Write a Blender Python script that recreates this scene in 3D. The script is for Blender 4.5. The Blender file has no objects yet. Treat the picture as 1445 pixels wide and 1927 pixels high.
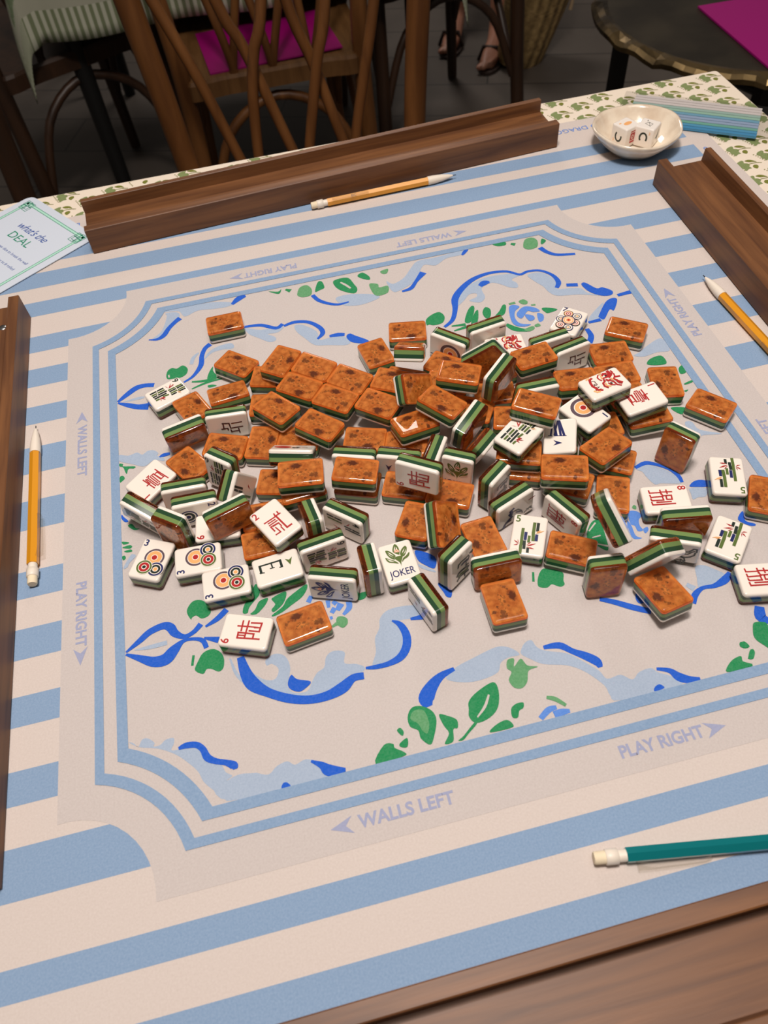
import bpy, bmesh, math, random
from mathutils import Vector, Matrix, Quaternion, geometry
random.seed(7)
sc = bpy.context.scene
COL = sc.collection
TZ = 0.75                                   # height of the game table top
# ---------------------------------------------------------------- camera
cam = bpy.data.cameras.new('camera'); cam.sensor_fit = 'VERTICAL'; cam.sensor_height = 24.0
cam.sensor_width = 18.0; cam.lens = 1421.3 / 1927.0 * 24.0
cam.clip_start = 0.02; cam.clip_end = 40
cam.dof.use_dof = True; cam.dof.focus_distance = 0.56; cam.dof.aperture_fstop = 8.0
camo = bpy.data.objects.new('camera', cam); COL.objects.link(camo); sc.camera = camo
RX = Vector((0.970935, -0.229618, -0.067531)); RY = Vector((-0.224662, -0.77706, -0.587966)); RZ = Vector((0.082532, 0.586048, -0.806062))
M = Matrix.Identity(4)
for i in range(3):
    M[i][0] = RX[i]; M[i][1] = -RY[i]; M[i][2] = -RZ[i]
M[0][3], M[1][3], M[2][3] = -0.08119, -0.36051, 0.42628 + TZ
camo.matrix_world = M
# ---------------------------------------------------------------- render look
sc.view_settings.view_transform = 'Standard'; sc.view_settings.look = 'None'
sc.view_settings.gamma = 1.0; sc.view_settings.use_curve_mapping = False
sc.view_settings.exposure = 0.24
sc.cycles.use_denoising = True; sc.cycles.max_bounces = 10; sc.cycles.transparent_max_bounces = 14
sc.cycles.transmission_bounces = 8; sc.cycles.sample_clamp_indirect = 6.0
# ---------------------------------------------------------------- light
w = bpy.data.worlds.new('room_ambience'); sc.world = w; w.use_nodes = True
w.node_tree.nodes['Background'].inputs[0].default_value = (1.0, 0.88, 0.78, 1); w.node_tree.nodes['Background'].inputs[1].default_value = 0.085
def area(name, loc, target, sx, sy, power, col=(1.0, 0.905, 0.83), spread=180):
    l = bpy.data.lights.new(name, 'AREA'); l.shape = 'RECTANGLE'; l.size = sx; l.size_y = sy; l.energy = power; l.color = col
    l.spread = math.radians(spread)
    o = bpy.data.objects.new(name, l); COL.objects.link(o); o.location = loc
    o.rotation_euler = (Vector(target) - Vector(loc)).to_track_quat('-Z', 'Y').to_euler(); return o
area('ceiling_light_near', (-0.08, -0.10, TZ + 1.50), (0.02, 0.02, TZ), 0.22, 0.22, 16)
area('ceiling_light_wide', (0.12, -0.10, TZ + 2.0), (0.05, 0.05, TZ), 1.3, 0.8, 12)
area('fill_light_back', (0.5, 3.3, TZ + 1.7), (0.3, 2.3, 0), 0.7, 0.7, 16)  # added fill that brightens the far floor, not a known ceiling lamp
ART=[
('lY',[-145.4,-145.1,-137.5,-153.0,-130.5,-154.8,-127.4,-148.8,-131.0,-144.3,-134.2,-144.6,-134.2,-140.5,-128.0,-138.1,-122.1,-141.5,-120.2,-149.6,-122.4,-157.0,-123.6,-161.2,-120.8,-166.4,-112.7,-167.5,-108.5,-161.8,-104.5,-157.2,-99.9,-155.0,-97.6,-148.7,-92.8,-145.8,-85.8,-148.3,-87.3,-155.5,-80.3,-158.0,-75.8,-161.5,-78.5,-164.2,-86.9,-164.2,-92.2,-169.6,-103.1,-172.2,-113.3,-171.2,-126.9,-165.9,-138.3,-158.4,-144.6,-151.1]),
('lY',[-61.3,-138.1,-59.2,-131.3,-52.6,-126.8,-40.3,-127.0,-29.0,-130.8,-32.0,-137.5,-48.2,-136.2,-44.4,-142.8,-46.2,-152.0,-50.9,-160.1,-59.3,-163.7,-69.5,-162.1,-70.8,-160.6,-67.0,-153.4,-65.5,-144.3]),
('lY',[-220.4,-171.4,-217.3,-173.1,-214.8,-176.0,-212.5,-172.1,-209.1,-172.1,-205.3,-175.8,-205.9,-177.9,-202.0,-178.0,-198.8,-175.7,-194.1,-175.8,-194.1,-179.2,-195.8,-182.7,-191.6,-183.4,-187.2,-182.8,-181.3,-183.9,-176.8,-190.8,-173.8,-195.9,-168.2,-198.7,-166.1,-203.5,-162.7,-206.5,-166.3,-208.6,-160.2,-210.9,-157.3,-207.9,-147.0,-209.3,-146.3,-219.9,-165.4,-219.9,-168.5,-217.5,-173.7,-212.1,-179.0,-205.7,-181.7,-199.0,-187.9,-191.4,-194.3,-185.4,-203.4,-179.9,-214.4,-176.1]),
('lY',[-174.2,-209.6,-166.6,-208.5,-158.8,-206.7,-149.8,-208.3,-142.5,-210.9,-137.5,-207.6,-131.1,-206.2,-127.0,-209.3,-120.5,-207.8,-113.5,-211.5,-110.3,-219.3,-110.6,-220.7,-131.8,-220.5,-166.2,-219.4]),
('lY',[-29.9,-180.7,-21.8,-175.7,-9.9,-172.6,2.9,-169.7,9.5,-170.2,15.0,-173.9,17.0,-178.1,10.2,-178.0,4.5,-180.1,1.0,-185.4,-7.9,-187.4,-17.7,-187.1,-26.7,-184.1]),
('lY',[18.6,-175.8,22.7,-171.4,27.2,-170.7,28.8,-175.8,33.3,-179.7,44.9,-184.7,53.3,-193.3,58.9,-200.1,61.4,-206.0,69.8,-205.6,75.3,-210.2,80.9,-206.9,88.7,-206.3,91.3,-209.7,97.6,-214.0,101.2,-220.3,63.4,-220.3,58.9,-215.6,58.2,-209.5,51.0,-198.9,42.1,-192.0,28.7,-187.5,22.2,-182.2,18.5,-178.5]),
('lY',[-146.9,145.0,-143.5,152.2,-135.7,158.0,-123.6,159.7,-120.3,155.9,-121.7,152.1,-129.8,153.3,-139.0,152.1,-145.9,146.1]),
('lY',[-175.7,219.0,-163.4,216.5,-158.4,207.3,-146.6,211.8,-133.4,209.8,-121.0,208.8,-112.9,212.3,-132.4,219.5,-157.4,220.7,-175.6,220.5]),
('lY',[-188.8,185.5,-182.0,191.3,-177.8,198.7,-174.2,212.4,-174.8,217.2,-165.4,215.6,-163.0,208.8,-173.4,194.3,-180.4,186.4]),
('lS',[-157.9,143.1,2.2,-155.5,150.5,2.3,-150.5,155.7,1.1]),
('lS',[-215.6,115.2,0.5,-203.5,115.8,2.1,-198.4,115.5,1.1]),
('lY',[-107.8,174.8,-95.2,168.4,-76.1,166.9,-81.5,160.6,-90.3,161.1,-85.1,156.1,-84.4,151.3,-90.3,150.5,-98.1,158.0,-105.9,166.1]),
('lY',[-66.0,164.8,-58.8,163.1,-49.0,151.3,-48.9,140.0,-39.3,140.2,-28.0,137.8,-23.8,129.7,-28.8,126.9,-42.5,131.3,-53.5,134.8,-60.3,145.9,-65.8,156.7]),
('lY',[-24.2,190.5,-11.0,191.1,7.7,184.9,12.4,178.4,-3.9,174.0,-17.1,176.5,-23.4,182.9]),
('lY',[23.5,198.9,28.7,193.3,39.9,198.8,49.5,210.5,58.3,218.6,75.1,218.5,101.2,220.9,98.5,214.7,84.0,214.0,71.9,207.0,61.2,210.6,49.9,192.8,36.2,184.2,26.1,182.4]),
('lY',[74.0,146.4,82.3,163.8,99.9,173.5,115.5,176.2,137.4,172.8,139.6,169.5,130.2,166.0,132.9,159.9,131.6,153.8,125.1,156.0,117.9,163.6,111.0,167.2,101.4,162.6,100.6,150.1,94.1,144.7,86.1,149.9,93.4,152.5,94.8,157.1,88.6,157.9,81.8,151.3]),
('lY',[145.4,167.5,157.0,167.6,164.6,157.1,166.1,146.2,163.3,140.8,172.3,139.1,182.3,135.8,185.7,128.3,194.2,121.7,177.7,128.4,160.1,132.5,154.8,139.8,153.0,148.0,148.3,157.3]),
('lY',[173.1,93.6,177.5,100.5,193.4,112.2,183.7,98.4,184.7,91.5]),
('lY',[204.9,51.5,219.3,56.4,219.6,41.4,208.9,42.2,197.1,40.6,190.4,44.1,196.0,46.3]),
('lY',[196.1,-32.6,200.7,-34.0,202.4,-42.5,215.7,-50.5,203.3,-48.2,199.9,-47.7,194.8,-38.2]),
('lY',[143.3,-63.8,151.9,-62.3,158.2,-66.2,164.7,-72.6,167.7,-79.5,167.3,-84.3,154.6,-80.6,150.0,-80.2,147.3,-72.5,146.5,-67.3]),
('lY',[171.3,-89.9,182.2,-93.1,178.3,-99.2,173.2,-98.6,168.9,-99.3,169.7,-94.7]),
('lY',[145.5,-149.0,151.3,-149.5,156.8,-154.5,160.5,-159.0,157.5,-162.7,148.9,-165.8,140.6,-164.6,142.8,-156.3]),
('lS',[134.2,-159.5,2.0,137.6,-163.8,3.0]),
('lY',[-220.3,57.9,-213.2,55.3,-206.6,56.6,-202.7,53.2,-198.5,55.9,-193.7,55.0,-190.6,51.3,-191.6,48.8,-187.6,46.5,-186.2,43.9,-187.1,42.0,-194.2,45.2,-201.6,40.9,-210.3,45.6,-220.4,51.9]),
('lY',[-220.1,-47.5,-215.4,-39.0,-213.2,-37.4,-211.1,-39.8,-215.6,-44.3,-217.2,-47.5]),
('lS',[-155.9,-133.9,0.7,-153.4,-144.6,1.5,-149.4,-152.0,1.2]),
('lY',[-25.2,-98.9,-16.3,-106.5,-17.3,-107.5,-24.6,-102.1]),
('lS',[-214.6,-112.1,0.4,-204.9,-112.6,2.0,-193.9,-112.3,2.2]),
('bS',[-220.0,-112.3,0.9,-211.4,-106.6,2.7,-204.4,-101.7,3.2,-195.7,-99.6,3.5,-191.2,-101.9,4.1,-188.5,-107.0,3.6,-182.8,-111.0,2.2,-176.7,-109.3,2.2,-171.6,-104.8,2.7]),
('bS',[-220.1,-113.7,1.1,-211.1,-119.0,3.1,-203.0,-123.5,4.8,-195.5,-123.7,5.7,-190.2,-119.0,4.9,-183.9,-114.1,1.9,-177.1,-114.2,1.6,-171.5,-117.0,2.2,-169.6,-122.7,2.2]),
('bS',[-168.9,-107.5,1.0,-160.8,-103.8,2.6,-154.2,-98.6,2.8]),
('bS',[-170.5,-115.3,1.0,-161.5,-119.2,3.1]),
('bS',[-149.4,-134.7,3.1,-147.6,-145.7,4.9,-144.0,-154.6,5.9,-135.7,-162.4,4.0,-124.3,-169.3,3.9,-112.6,-173.2,3.7,-101.3,-173.6,4.1,-91.4,-170.9,5.0,-84.3,-166.6,3.4,-77.5,-166.8,3.2]),
('bY',[-120.4,-154.7,-117.4,-158.4,-109.6,-162.1,-113.4,-165.6,-117.7,-166.7,-122.4,-163.7,-123.3,-159.6]),
('bS',[-52.3,-135.0,0.7,-47.9,-139.3,2.8,-46.0,-147.2,3.5,-48.0,-155.0,3.7,-53.2,-160.7,3.4,-61.3,-163.1,2.4,-69.8,-163.1,2.0,-75.4,-162.2,1.1]),
('bS',[-40.7,-137.0,1.2,-30.9,-137.8,2.9]),
('bS',[-191.6,-183.0,1.2,-187.2,-182.3,2.5,-181.3,-183.4,2.5,-177.7,-187.0,2.6,-175.6,-192.4,3.0,-171.3,-195.7,2.4,-165.5,-198.1,2.3,-161.2,-200.9,3.3,-160.6,-203.2,1.7]),
('bS',[-117.8,-209.6,0.9,-112.3,-213.4,2.7,-108.5,-217.4,4.5,-99.6,-219.3,1.4]),
('bY',[-136.4,-220.5,-135.2,-217.8,-132.9,-218.0,-131.4,-220.6]),
('bS',[-23.7,-176.6,1.7,-32.7,-179.0,3.3,-39.9,-184.1,5.2,-44.9,-190.5,6.4,-44.7,-195.6,3.2]),
('bS',[32.5,-177.3,1.7,42.2,-178.5,3.1,48.5,-184.2,2.7,54.9,-189.2,3.7,59.7,-194.1,3.9,60.5,-198.2,2.0]),
('bS',[91.5,-207.6,1.3,98.4,-210.7,2.3,101.8,-215.6,3.9,106.9,-218.7,3.2,113.0,-219.8,1.3]),
('bY',[84.4,-220.2,85.9,-217.7,89.2,-217.0,90.7,-219.8]),
('bS',[-219.9,116.5,1.6,-212.8,122.5,3.3,-204.8,128.3,3.8,-197.7,129.3,3.2,-189.9,127.5,3.2]),
('bS',[-219.9,115.3,1.1,-211.5,110.2,3.2,-203.9,106.0,3.7,-195.4,104.1,5.3]),
('bS',[-165.6,123.2,1.3,-157.3,128.4,2.0,-150.1,139.3,3.1,-148.2,150.9,2.8,-144.7,159.4,2.8,-139.7,163.5,3.4]),
('bS',[-191.6,185.7,0.8,-184.3,184.1,2.2,-178.5,187.3,3.3,-173.3,195.8,3.0,-167.2,202.7,3.1,-162.7,206.4,3.8]),
('bS',[-115.6,210.7,2.0,-108.7,217.1,4.4,-102.3,218.7,2.0]),
('bS',[-108.3,176.6,1.9,-94.4,174.4,2.6,-82.1,166.5,2.6,-75.9,170.3,2.3]),
('bS',[-75.3,167.1,1.9,-65.3,169.2,2.6,-53.9,165.5,2.6,-45.9,156.0,2.9,-44.5,147.6,2.9,-50.1,141.5,1.4]),
('bS',[-39.7,141.9,1.8,-33.1,141.6,3.3,-26.8,140.1,2.5]),
('bY',[-26.0,137.1,-22.4,140.0,-18.2,135.7,-9.7,127.4,-9.2,122.9,-17.4,125.5,-23.8,129.7]),
('bS',[-43.9,200.7,2.7,-40.1,192.0,2.7,-32.3,184.6,2.3,-23.9,180.6,1.9,-14.6,181.2,1.2]),
('bS',[33.6,180.4,1.6,42.2,182.2,2.8,49.2,190.4,2.4,58.5,200.6,4.6]),
('bY',[98.5,214.7,102.7,220.4,106.8,219.8,100.8,213.9]),
('bS',[169.6,201.8,3.5,173.3,193.5,3.0,180.8,186.7,2.5,196.2,182.9,2.1]),
('bS',[56.2,123.2,1.9,65.1,129.8,2.6,71.2,142.4,3.1,75.2,156.0,4.3,84.1,167.0,4.0,97.7,176.8,3.3,113.7,180.8,2.5,129.4,178.2,2.1,139.1,170.4,2.0,147.1,172.2,2.0,157.9,170.0,2.0,165.9,160.6,2.4,167.5,149.7,3.2,163.1,142.6,2.4]),
('bS',[100.8,165.9,2.8,105.8,168.9,4.5,110.6,168.6,2.0]),
('bS',[172.4,143.6,2.8,181.9,141.0,3.1]),
('bY',[184.8,140.0,188.8,141.8,195.1,131.5,200.5,131.0,206.4,124.0,203.5,119.2,195.4,120.8,187.6,128.9]),
('bS',[208.2,117.1,2.3,220.7,118.0,3.1]),
('bY',[183.7,98.4,194.8,111.7,202.6,115.2,205.6,111.8,197.6,99.9,194.6,102.0,185.6,91.9,182.4,95.3]),
('bS',[171.6,91.8,1.8,182.6,92.2,2.6]),
('bS',[167.3,85.1,2.6,167.4,75.9,3.2,162.7,68.4,3.5]),
('bS',[143.3,-62.8,1.7,151.9,-60.7,2.4,159.0,-64.4,1.9,165.5,-70.9,1.6,168.6,-77.8,2.1,168.5,-83.7,1.6]),
('bY',[171.6,-88.5,175.9,-85.4,180.8,-85.1,185.1,-87.6,182.9,-91.8,176.5,-90.4]),
('bY',[189.1,-122.7,195.5,-117.3,193.2,-124.8,197.9,-128.9,197.0,-130.4,193.3,-128.9]),
('bS',[78.0,-155.0,2.0,85.9,-159.4,2.6,94.9,-165.6,2.9,104.8,-171.6,2.7]),
('bS',[131.9,-173.2,2.4,136.0,-167.8,2.8,142.6,-164.6,1.8,150.3,-165.1,2.2,158.4,-162.9,3.5,164.1,-158.8,2.0]),
('bY',[101.7,-157.1,103.4,-164.2,100.3,-164.4,99.5,-160.9]),
('bS',[169.3,-185.7,3.8,166.5,-192.3,4.8,169.6,-196.3,2.8]),
('bS',[-190.0,46.9,0.7,-186.7,47.9,2.4,-181.8,48.1,1.8]),
('bY',[-219.9,-0.6,-218.1,-3.5,-215.2,-7.8,-217.5,-8.1,-220.0,-4.4]),
('bY',[-24.4,-87.7,-13.4,-96.1,-15.9,-104.9,-21.3,-100.8,-25.0,-95.5]),
('bY',[-17.2,-117.2,-14.3,-117.2,-9.9,-123.0,-11.5,-128.6,-14.4,-127.4,-15.4,-123.5]),
('mY',[115.5,130.3,120.2,132.5,124.4,128.6,119.0,124.3,116.0,115.7,118.0,107.9,125.9,104.2,119.4,103.3,113.1,107.2,112.1,115.7]),
('mY',[119.7,121.7,128.0,127.5,136.1,123.6,138.7,117.9,132.7,118.6,128.9,121.1,121.6,113.9,118.7,116.7]),
('mY',[125.2,117.5,131.2,114.3,131.0,109.6,126.1,108.9]),
('mY',[135.8,116.4,139.9,112.7,137.6,106.3,133.5,105.7]),
('mY',[122.8,-97.2,128.0,-97.7,130.5,-102.2,127.0,-104.9,125.5,-109.9,126.1,-113.7,122.4,-113.5,122.2,-108.9,120.2,-106.6]),
('mY',[119.3,-103.5,120.2,-108.4,119.6,-116.3,122.7,-119.4,117.2,-118.3,116.7,-111.0]),
('mY',[126.4,-112.9,129.8,-112.0,129.4,-114.6,126.3,-116.4]),
('mS',[-89.0,-109.6,2.2,-89.5,-115.1,1.4]),
('mS',[-86.1,-111.2,1.9,-84.1,-113.8,2.2]),
('mS',[-88.4,-119.4,2.1,-85.7,-116.2,2.4]),
('mS',[-84.4,-118.5,2.2,-81.1,-114.2,3.3]),
('mS',[-76.1,-114.0,2.6,-76.7,-118.6,2.6,-81.3,-122.6,1.4]),
('mS',[-90.1,-122.9,1.8,-88.3,-122.6,1.4]),
('mS',[-101.7,-107.7,2.3,-98.8,-103.6,2.2]),
('mS',[15.4,-219.0,2.2,21.7,-215.2,2.5,26.6,-214.9,1.6]),
('mS',[23.6,-218.7,2.8,28.5,-218.4,2.8,33.2,-218.9,1.5]),
('gY',[-177.7,-99.7,-179.8,-94.1,-178.6,-89.8,-174.8,-86.3,-169.6,-87.2,-166.5,-91.1,-164.4,-96.8,-166.5,-100.2,-170.9,-100.8,-174.0,-97.7,-176.7,-98.4]),
('gY',[-178.1,-135.3,-176.1,-131.2,-172.2,-125.7,-166.2,-124.4,-161.5,-127.7,-159.6,-132.9,-160.6,-139.0,-163.7,-140.8,-167.6,-138.1,-170.8,-137.2,-173.1,-139.8,-176.6,-137.9]),
('gS',[-179.5,-132.6,1.1,-178.1,-125.6,1.1]),
('gY',[-144.2,-104.0,-142.4,-98.1,-137.4,-92.0,-133.6,-84.7,-131.2,-87.9,-132.0,-93.5,-136.0,-97.4,-139.7,-101.3,-141.2,-104.9]),
('gY',[-139.6,-106.1,-136.2,-103.8,-132.6,-98.3,-126.8,-97.4,-128.9,-101.8,-133.7,-106.1,-136.6,-107.3]),
('gY',[-124.1,-98.2,-115.9,-95.5,-114.3,-96.8,-115.8,-101.3,-118.9,-105.4,-124.3,-108.7,-125.7,-106.7,-122.8,-103.5,-123.8,-100.8]),
('gY',[-125.9,-110.7,-118.3,-106.3,-114.8,-101.6,-108.4,-97.6,-100.7,-93.9,-100.6,-97.3,-105.0,-102.7,-112.0,-106.5,-118.9,-110.2,-124.7,-111.8]),
('hY',[-86.9,-127.7,-85.8,-123.7,-82.9,-123.3,-79.6,-125.8,-80.0,-129.6,-83.2,-131.7,-85.9,-129.6]),
('hS',[-89.9,-129.2,1.0,-86.6,-127.8,1.8]),
('gY',[-69.9,-114.9,-69.8,-110.8,-63.9,-110.0,-64.8,-114.2]),
('hY',[8.9,-179.5,13.0,-179.7,11.3,-184.6,16.9,-180.7,19.2,-185.9,25.0,-188.3,18.8,-189.3,15.8,-195.5,11.4,-198.7,7.0,-197.1,5.5,-191.9,8.7,-187.5,6.9,-184.3]),
('gY',[-22.7,-203.2,-21.2,-198.5,-15.0,-194.2,-4.0,-190.7,-2.4,-196.7,-5.8,-206.0,-12.2,-210.9,-20.7,-212.2,-23.8,-207.8]),
('wS',[-19.3,-209.0,0.6,-13.2,-204.0,1.1,-8.7,-197.6,0.8]),
('gY',[-58.4,-198.7,-54.7,-193.8,-49.1,-194.1,-43.8,-198.4,-42.6,-204.5,-46.4,-213.3,-49.9,-217.6,-54.1,-212.8,-54.4,-207.9,-58.3,-204.5]),
('hY',[-57.1,-199.9,-53.6,-195.8,-48.3,-197.2,-47.2,-204.9,-49.6,-210.8,-52.2,-208.5,-53.4,-204.1]),
('gY',[-40.3,-201.8,-35.7,-203.8,-31.2,-207.5,-32.1,-212.2,-34.7,-212.3,-36.7,-219.0,-41.8,-219.2,-37.8,-213.9,-39.5,-208.6]),
('gY',[-33.9,-219.4,-30.2,-217.5,-22.0,-211.6,-20.8,-212.7,-26.8,-216.8,-30.9,-219.7]),
('gY',[0.1,-212.5,1.4,-208.7,5.2,-206.9,9.1,-207.4,8.0,-210.4,5.3,-211.4,3.2,-215.0,0.6,-214.7]),
('gY',[-15.0,-219.4,-10.8,-216.2,-3.9,-214.7,-1.0,-217.9,-2.5,-219.9]),
('gY',[-66.3,-204.8,-64.1,-203.8,-62.7,-206.5,-64.1,-208.6]),
('gY',[-66.7,-212.7,-62.1,-210.4,-61.6,-212.5,-63.0,-215.6,-66.4,-214.7]),
('gY',[-82.5,-220.3,-75.7,-211.2,-70.3,-211.8,-69.9,-214.3,-65.6,-217.7,-65.7,-220.1]),
('hS',[23.1,-207.8,1.3,27.6,-210.1,1.9,32.2,-215.2,1.3]),
('gY',[129.6,-220.0,135.1,-214.4,141.9,-212.8,141.7,-216.2,145.7,-219.8]),
('gY',[145.4,-205.6,148.8,-204.7,150.1,-208.7,145.4,-208.0]),
('gY',[145.7,-215.2,149.7,-210.4,151.3,-212.6,148.1,-216.2]),
('gY',[158.4,-197.4,160.7,-194.9,165.1,-195.6,167.6,-198.9,163.7,-215.0,158.3,-209.5,155.8,-203.8]),
('hY',[160.0,-198.8,163.6,-198.3,163.9,-203.0,161.4,-207.4,159.2,-202.7]),
('gY',[-179.4,135.3,-177.7,141.3,-174.0,143.5,-170.1,141.6,-165.0,144.0,-161.3,138.9,-162.7,132.7,-167.8,129.7,-173.9,130.3,-178.3,131.0]),
('wS',[-177.3,135.9,0.9,-177.1,132.6,0.8]),
('gY',[-146.4,121.1,-143.9,129.4,-140.2,134.9,-140.7,129.7,-138.4,122.4,-142.1,120.4]),
('gS',[-159.1,121.8,1.1,-148.3,119.7,1.9,-136.8,120.6,1.1]),
('gS',[-159.8,113.4,0.9,-146.8,117.3,1.7,-134.4,118.0,0.9]),
('gY',[-146.7,113.4,-142.8,113.5,-139.5,111.2,-145.7,110.6]),
('gY',[-81.4,218.6,-73.3,215.4,-69.8,218.0,-73.0,212.0]),
('gS',[-66.1,216.3,1.5,-62.0,212.9,3.2]),
('hY',[-56.7,207.4,-53.1,215.0,-46.6,216.2,-43.2,209.2,-45.4,201.2,-52.5,200.3,-56.6,203.6]),
('gY',[-40.9,204.7,-36.3,217.1,-32.4,217.1,-31.7,207.9,-36.1,205.6]),
('gY',[-21.8,214.8,-9.1,215.2,-5.1,204.2,-3.7,196.1,-7.9,191.3,-17.3,198.1,-22.0,205.9]),
('wS',[-16.4,210.4,1.2,-12.7,205.4,1.6,-9.3,199.2,1.2]),
('gY',[0.4,215.2,5.7,218.0,10.4,210.5,9.3,205.7,2.5,210.6]),
('hY',[8.0,199.8,15.3,197.4,15.6,192.2,23.4,192.1,21.2,182.9,11.5,181.2,8.3,187.2]),
('hY',[21.6,214.5,29.1,215.9,26.9,210.1,23.0,210.2]),
('gY',[130.4,221.5,142.0,220.4,141.3,215.7,133.8,216.3]),
('gS',[146.5,216.0,1.8,149.9,213.6,3.1]),
('hY',[156.1,209.2,160.8,217.7,168.0,218.7,171.0,212.7,167.7,203.8,160.3,202.1,156.2,204.9]),
('gY',[172.6,207.8,175.8,214.0,178.6,210.1,173.7,206.0]),
('hS',[117.0,134.7,1.5,122.7,134.9,1.9]),
('hY',[126.0,135.5,130.6,137.0,133.2,133.1,131.3,130.1,127.7,131.2]),
('hS',[134.4,127.6,1.1,138.1,127.1,1.2]),
('gY',[141.3,120.7,146.0,120.4,153.6,115.5,144.9,113.4,142.5,115.4]),
('gY',[43.7,136.8,49.7,141.6,57.2,143.2,60.0,136.3,56.3,129.1,48.3,128.1,45.0,130.3,42.6,129.9]),
('gY',[74.4,124.4,80.6,136.9,86.2,142.4,87.3,138.3,79.4,122.8]),
('gY',[78.7,120.6,85.6,132.8,89.5,135.2,85.7,123.1,81.2,118.7]),
('gY',[92.0,130.7,96.4,137.1,99.8,133.0,97.0,124.2,92.8,123.2]),
('gY',[100.5,123.1,106.2,128.5,111.7,135.3,113.9,133.3,109.4,123.8,102.3,121.3]),
('gS',[62.2,122.4,1.0,74.1,120.9,2.2]),
('gS',[62.6,116.0,0.9,76.3,117.9,2.3,90.7,119.1,1.5]),
('gS',[106.5,110.5,2.2,111.6,103.0,3.7,120.6,97.8,1.8]),
('hY',[118.2,99.7,126.6,101.7,126.8,98.1,121.6,96.3]),
('hY',[128.3,102.3,131.9,103.4,133.0,100.3,129.0,99.7]),
('gY',[195.8,31.9,200.9,36.8,210.3,37.5,210.6,28.5,202.5,28.5]),
('gY',[216.6,20.2,220.9,22.5,220.5,15.2,215.5,14.2]),
('gY',[213.1,3.8,220.2,5.5,220.0,3.5,214.2,2.6]),
('gY',[209.7,-3.1,213.2,-3.0,210.7,-4.6]),
('gY',[192.3,-16.6,202.0,-19.0,200.8,-23.8,196.2,-24.5]),
('hY',[126.7,-94.6,128.7,-92.8,129.8,-94.5,128.5,-96.5]),
('gY',[44.4,-135.2,46.3,-130.0,50.2,-125.2,54.1,-124.6,62.9,-130.0,61.4,-135.9,61.0,-139.0,58.3,-140.1,55.9,-138.8,53.1,-136.8,49.7,-138.3,45.8,-137.2]),
('gS',[44.9,-125.0,1.0,42.6,-131.8,1.1]),
('gY',[88.2,-109.1,95.5,-98.6,101.7,-98.5,100.3,-112.6,97.6,-122.3,92.3,-117.3]),
('wS',[91.5,-104.7,0.6,98.3,-99.3,0.8]),
('wS',[91.6,-110.1,0.6,97.6,-110.0,0.8]),
('wS',[92.9,-115.8,0.6,98.9,-119.2,1.0]),
('gY',[145.1,-205.9,147.3,-204.5,149.7,-208.7,146.4,-208.8]),
('gY',[145.9,-214.6,150.7,-210.4,151.3,-212.6,148.4,-216.2,145.8,-215.8]),
('gY',[130.0,-220.1,136.9,-214.1,142.3,-212.9,141.8,-216.4,145.7,-220.3]),
('gY',[-220.2,49.1,-217.5,47.8,-217.5,45.6,-208.8,43.0,-209.6,41.1,-213.6,41.8,-215.0,37.3,-216.1,39.3,-217.6,44.5,-220.3,46.4]),
('gY',[-220.2,35.7,-217.8,36.0,-216.7,33.1,-218.7,31.0,-220.3,30.3]),
('gY',[-215.7,-12.0,-213.0,-10.8,-210.2,-15.5,-207.6,-16.7,-210.2,-17.3,-212.4,-16.2]),
('gY',[-220.2,-24.8,-215.4,-26.7,-216.6,-27.7,-219.5,-27.3]),
('gY',[-219.6,-29.6,-215.1,-29.2,-213.3,-30.9,-215.2,-32.2,-219.6,-30.5]),
('gY',[-219.0,-33.5,-214.5,-33.1,-213.5,-35.0,-216.8,-35.0]),
('gY',[-220.5,-37.6,-218.7,-37.2,-218.0,-39.6,-219.9,-40.9]),
]
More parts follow.
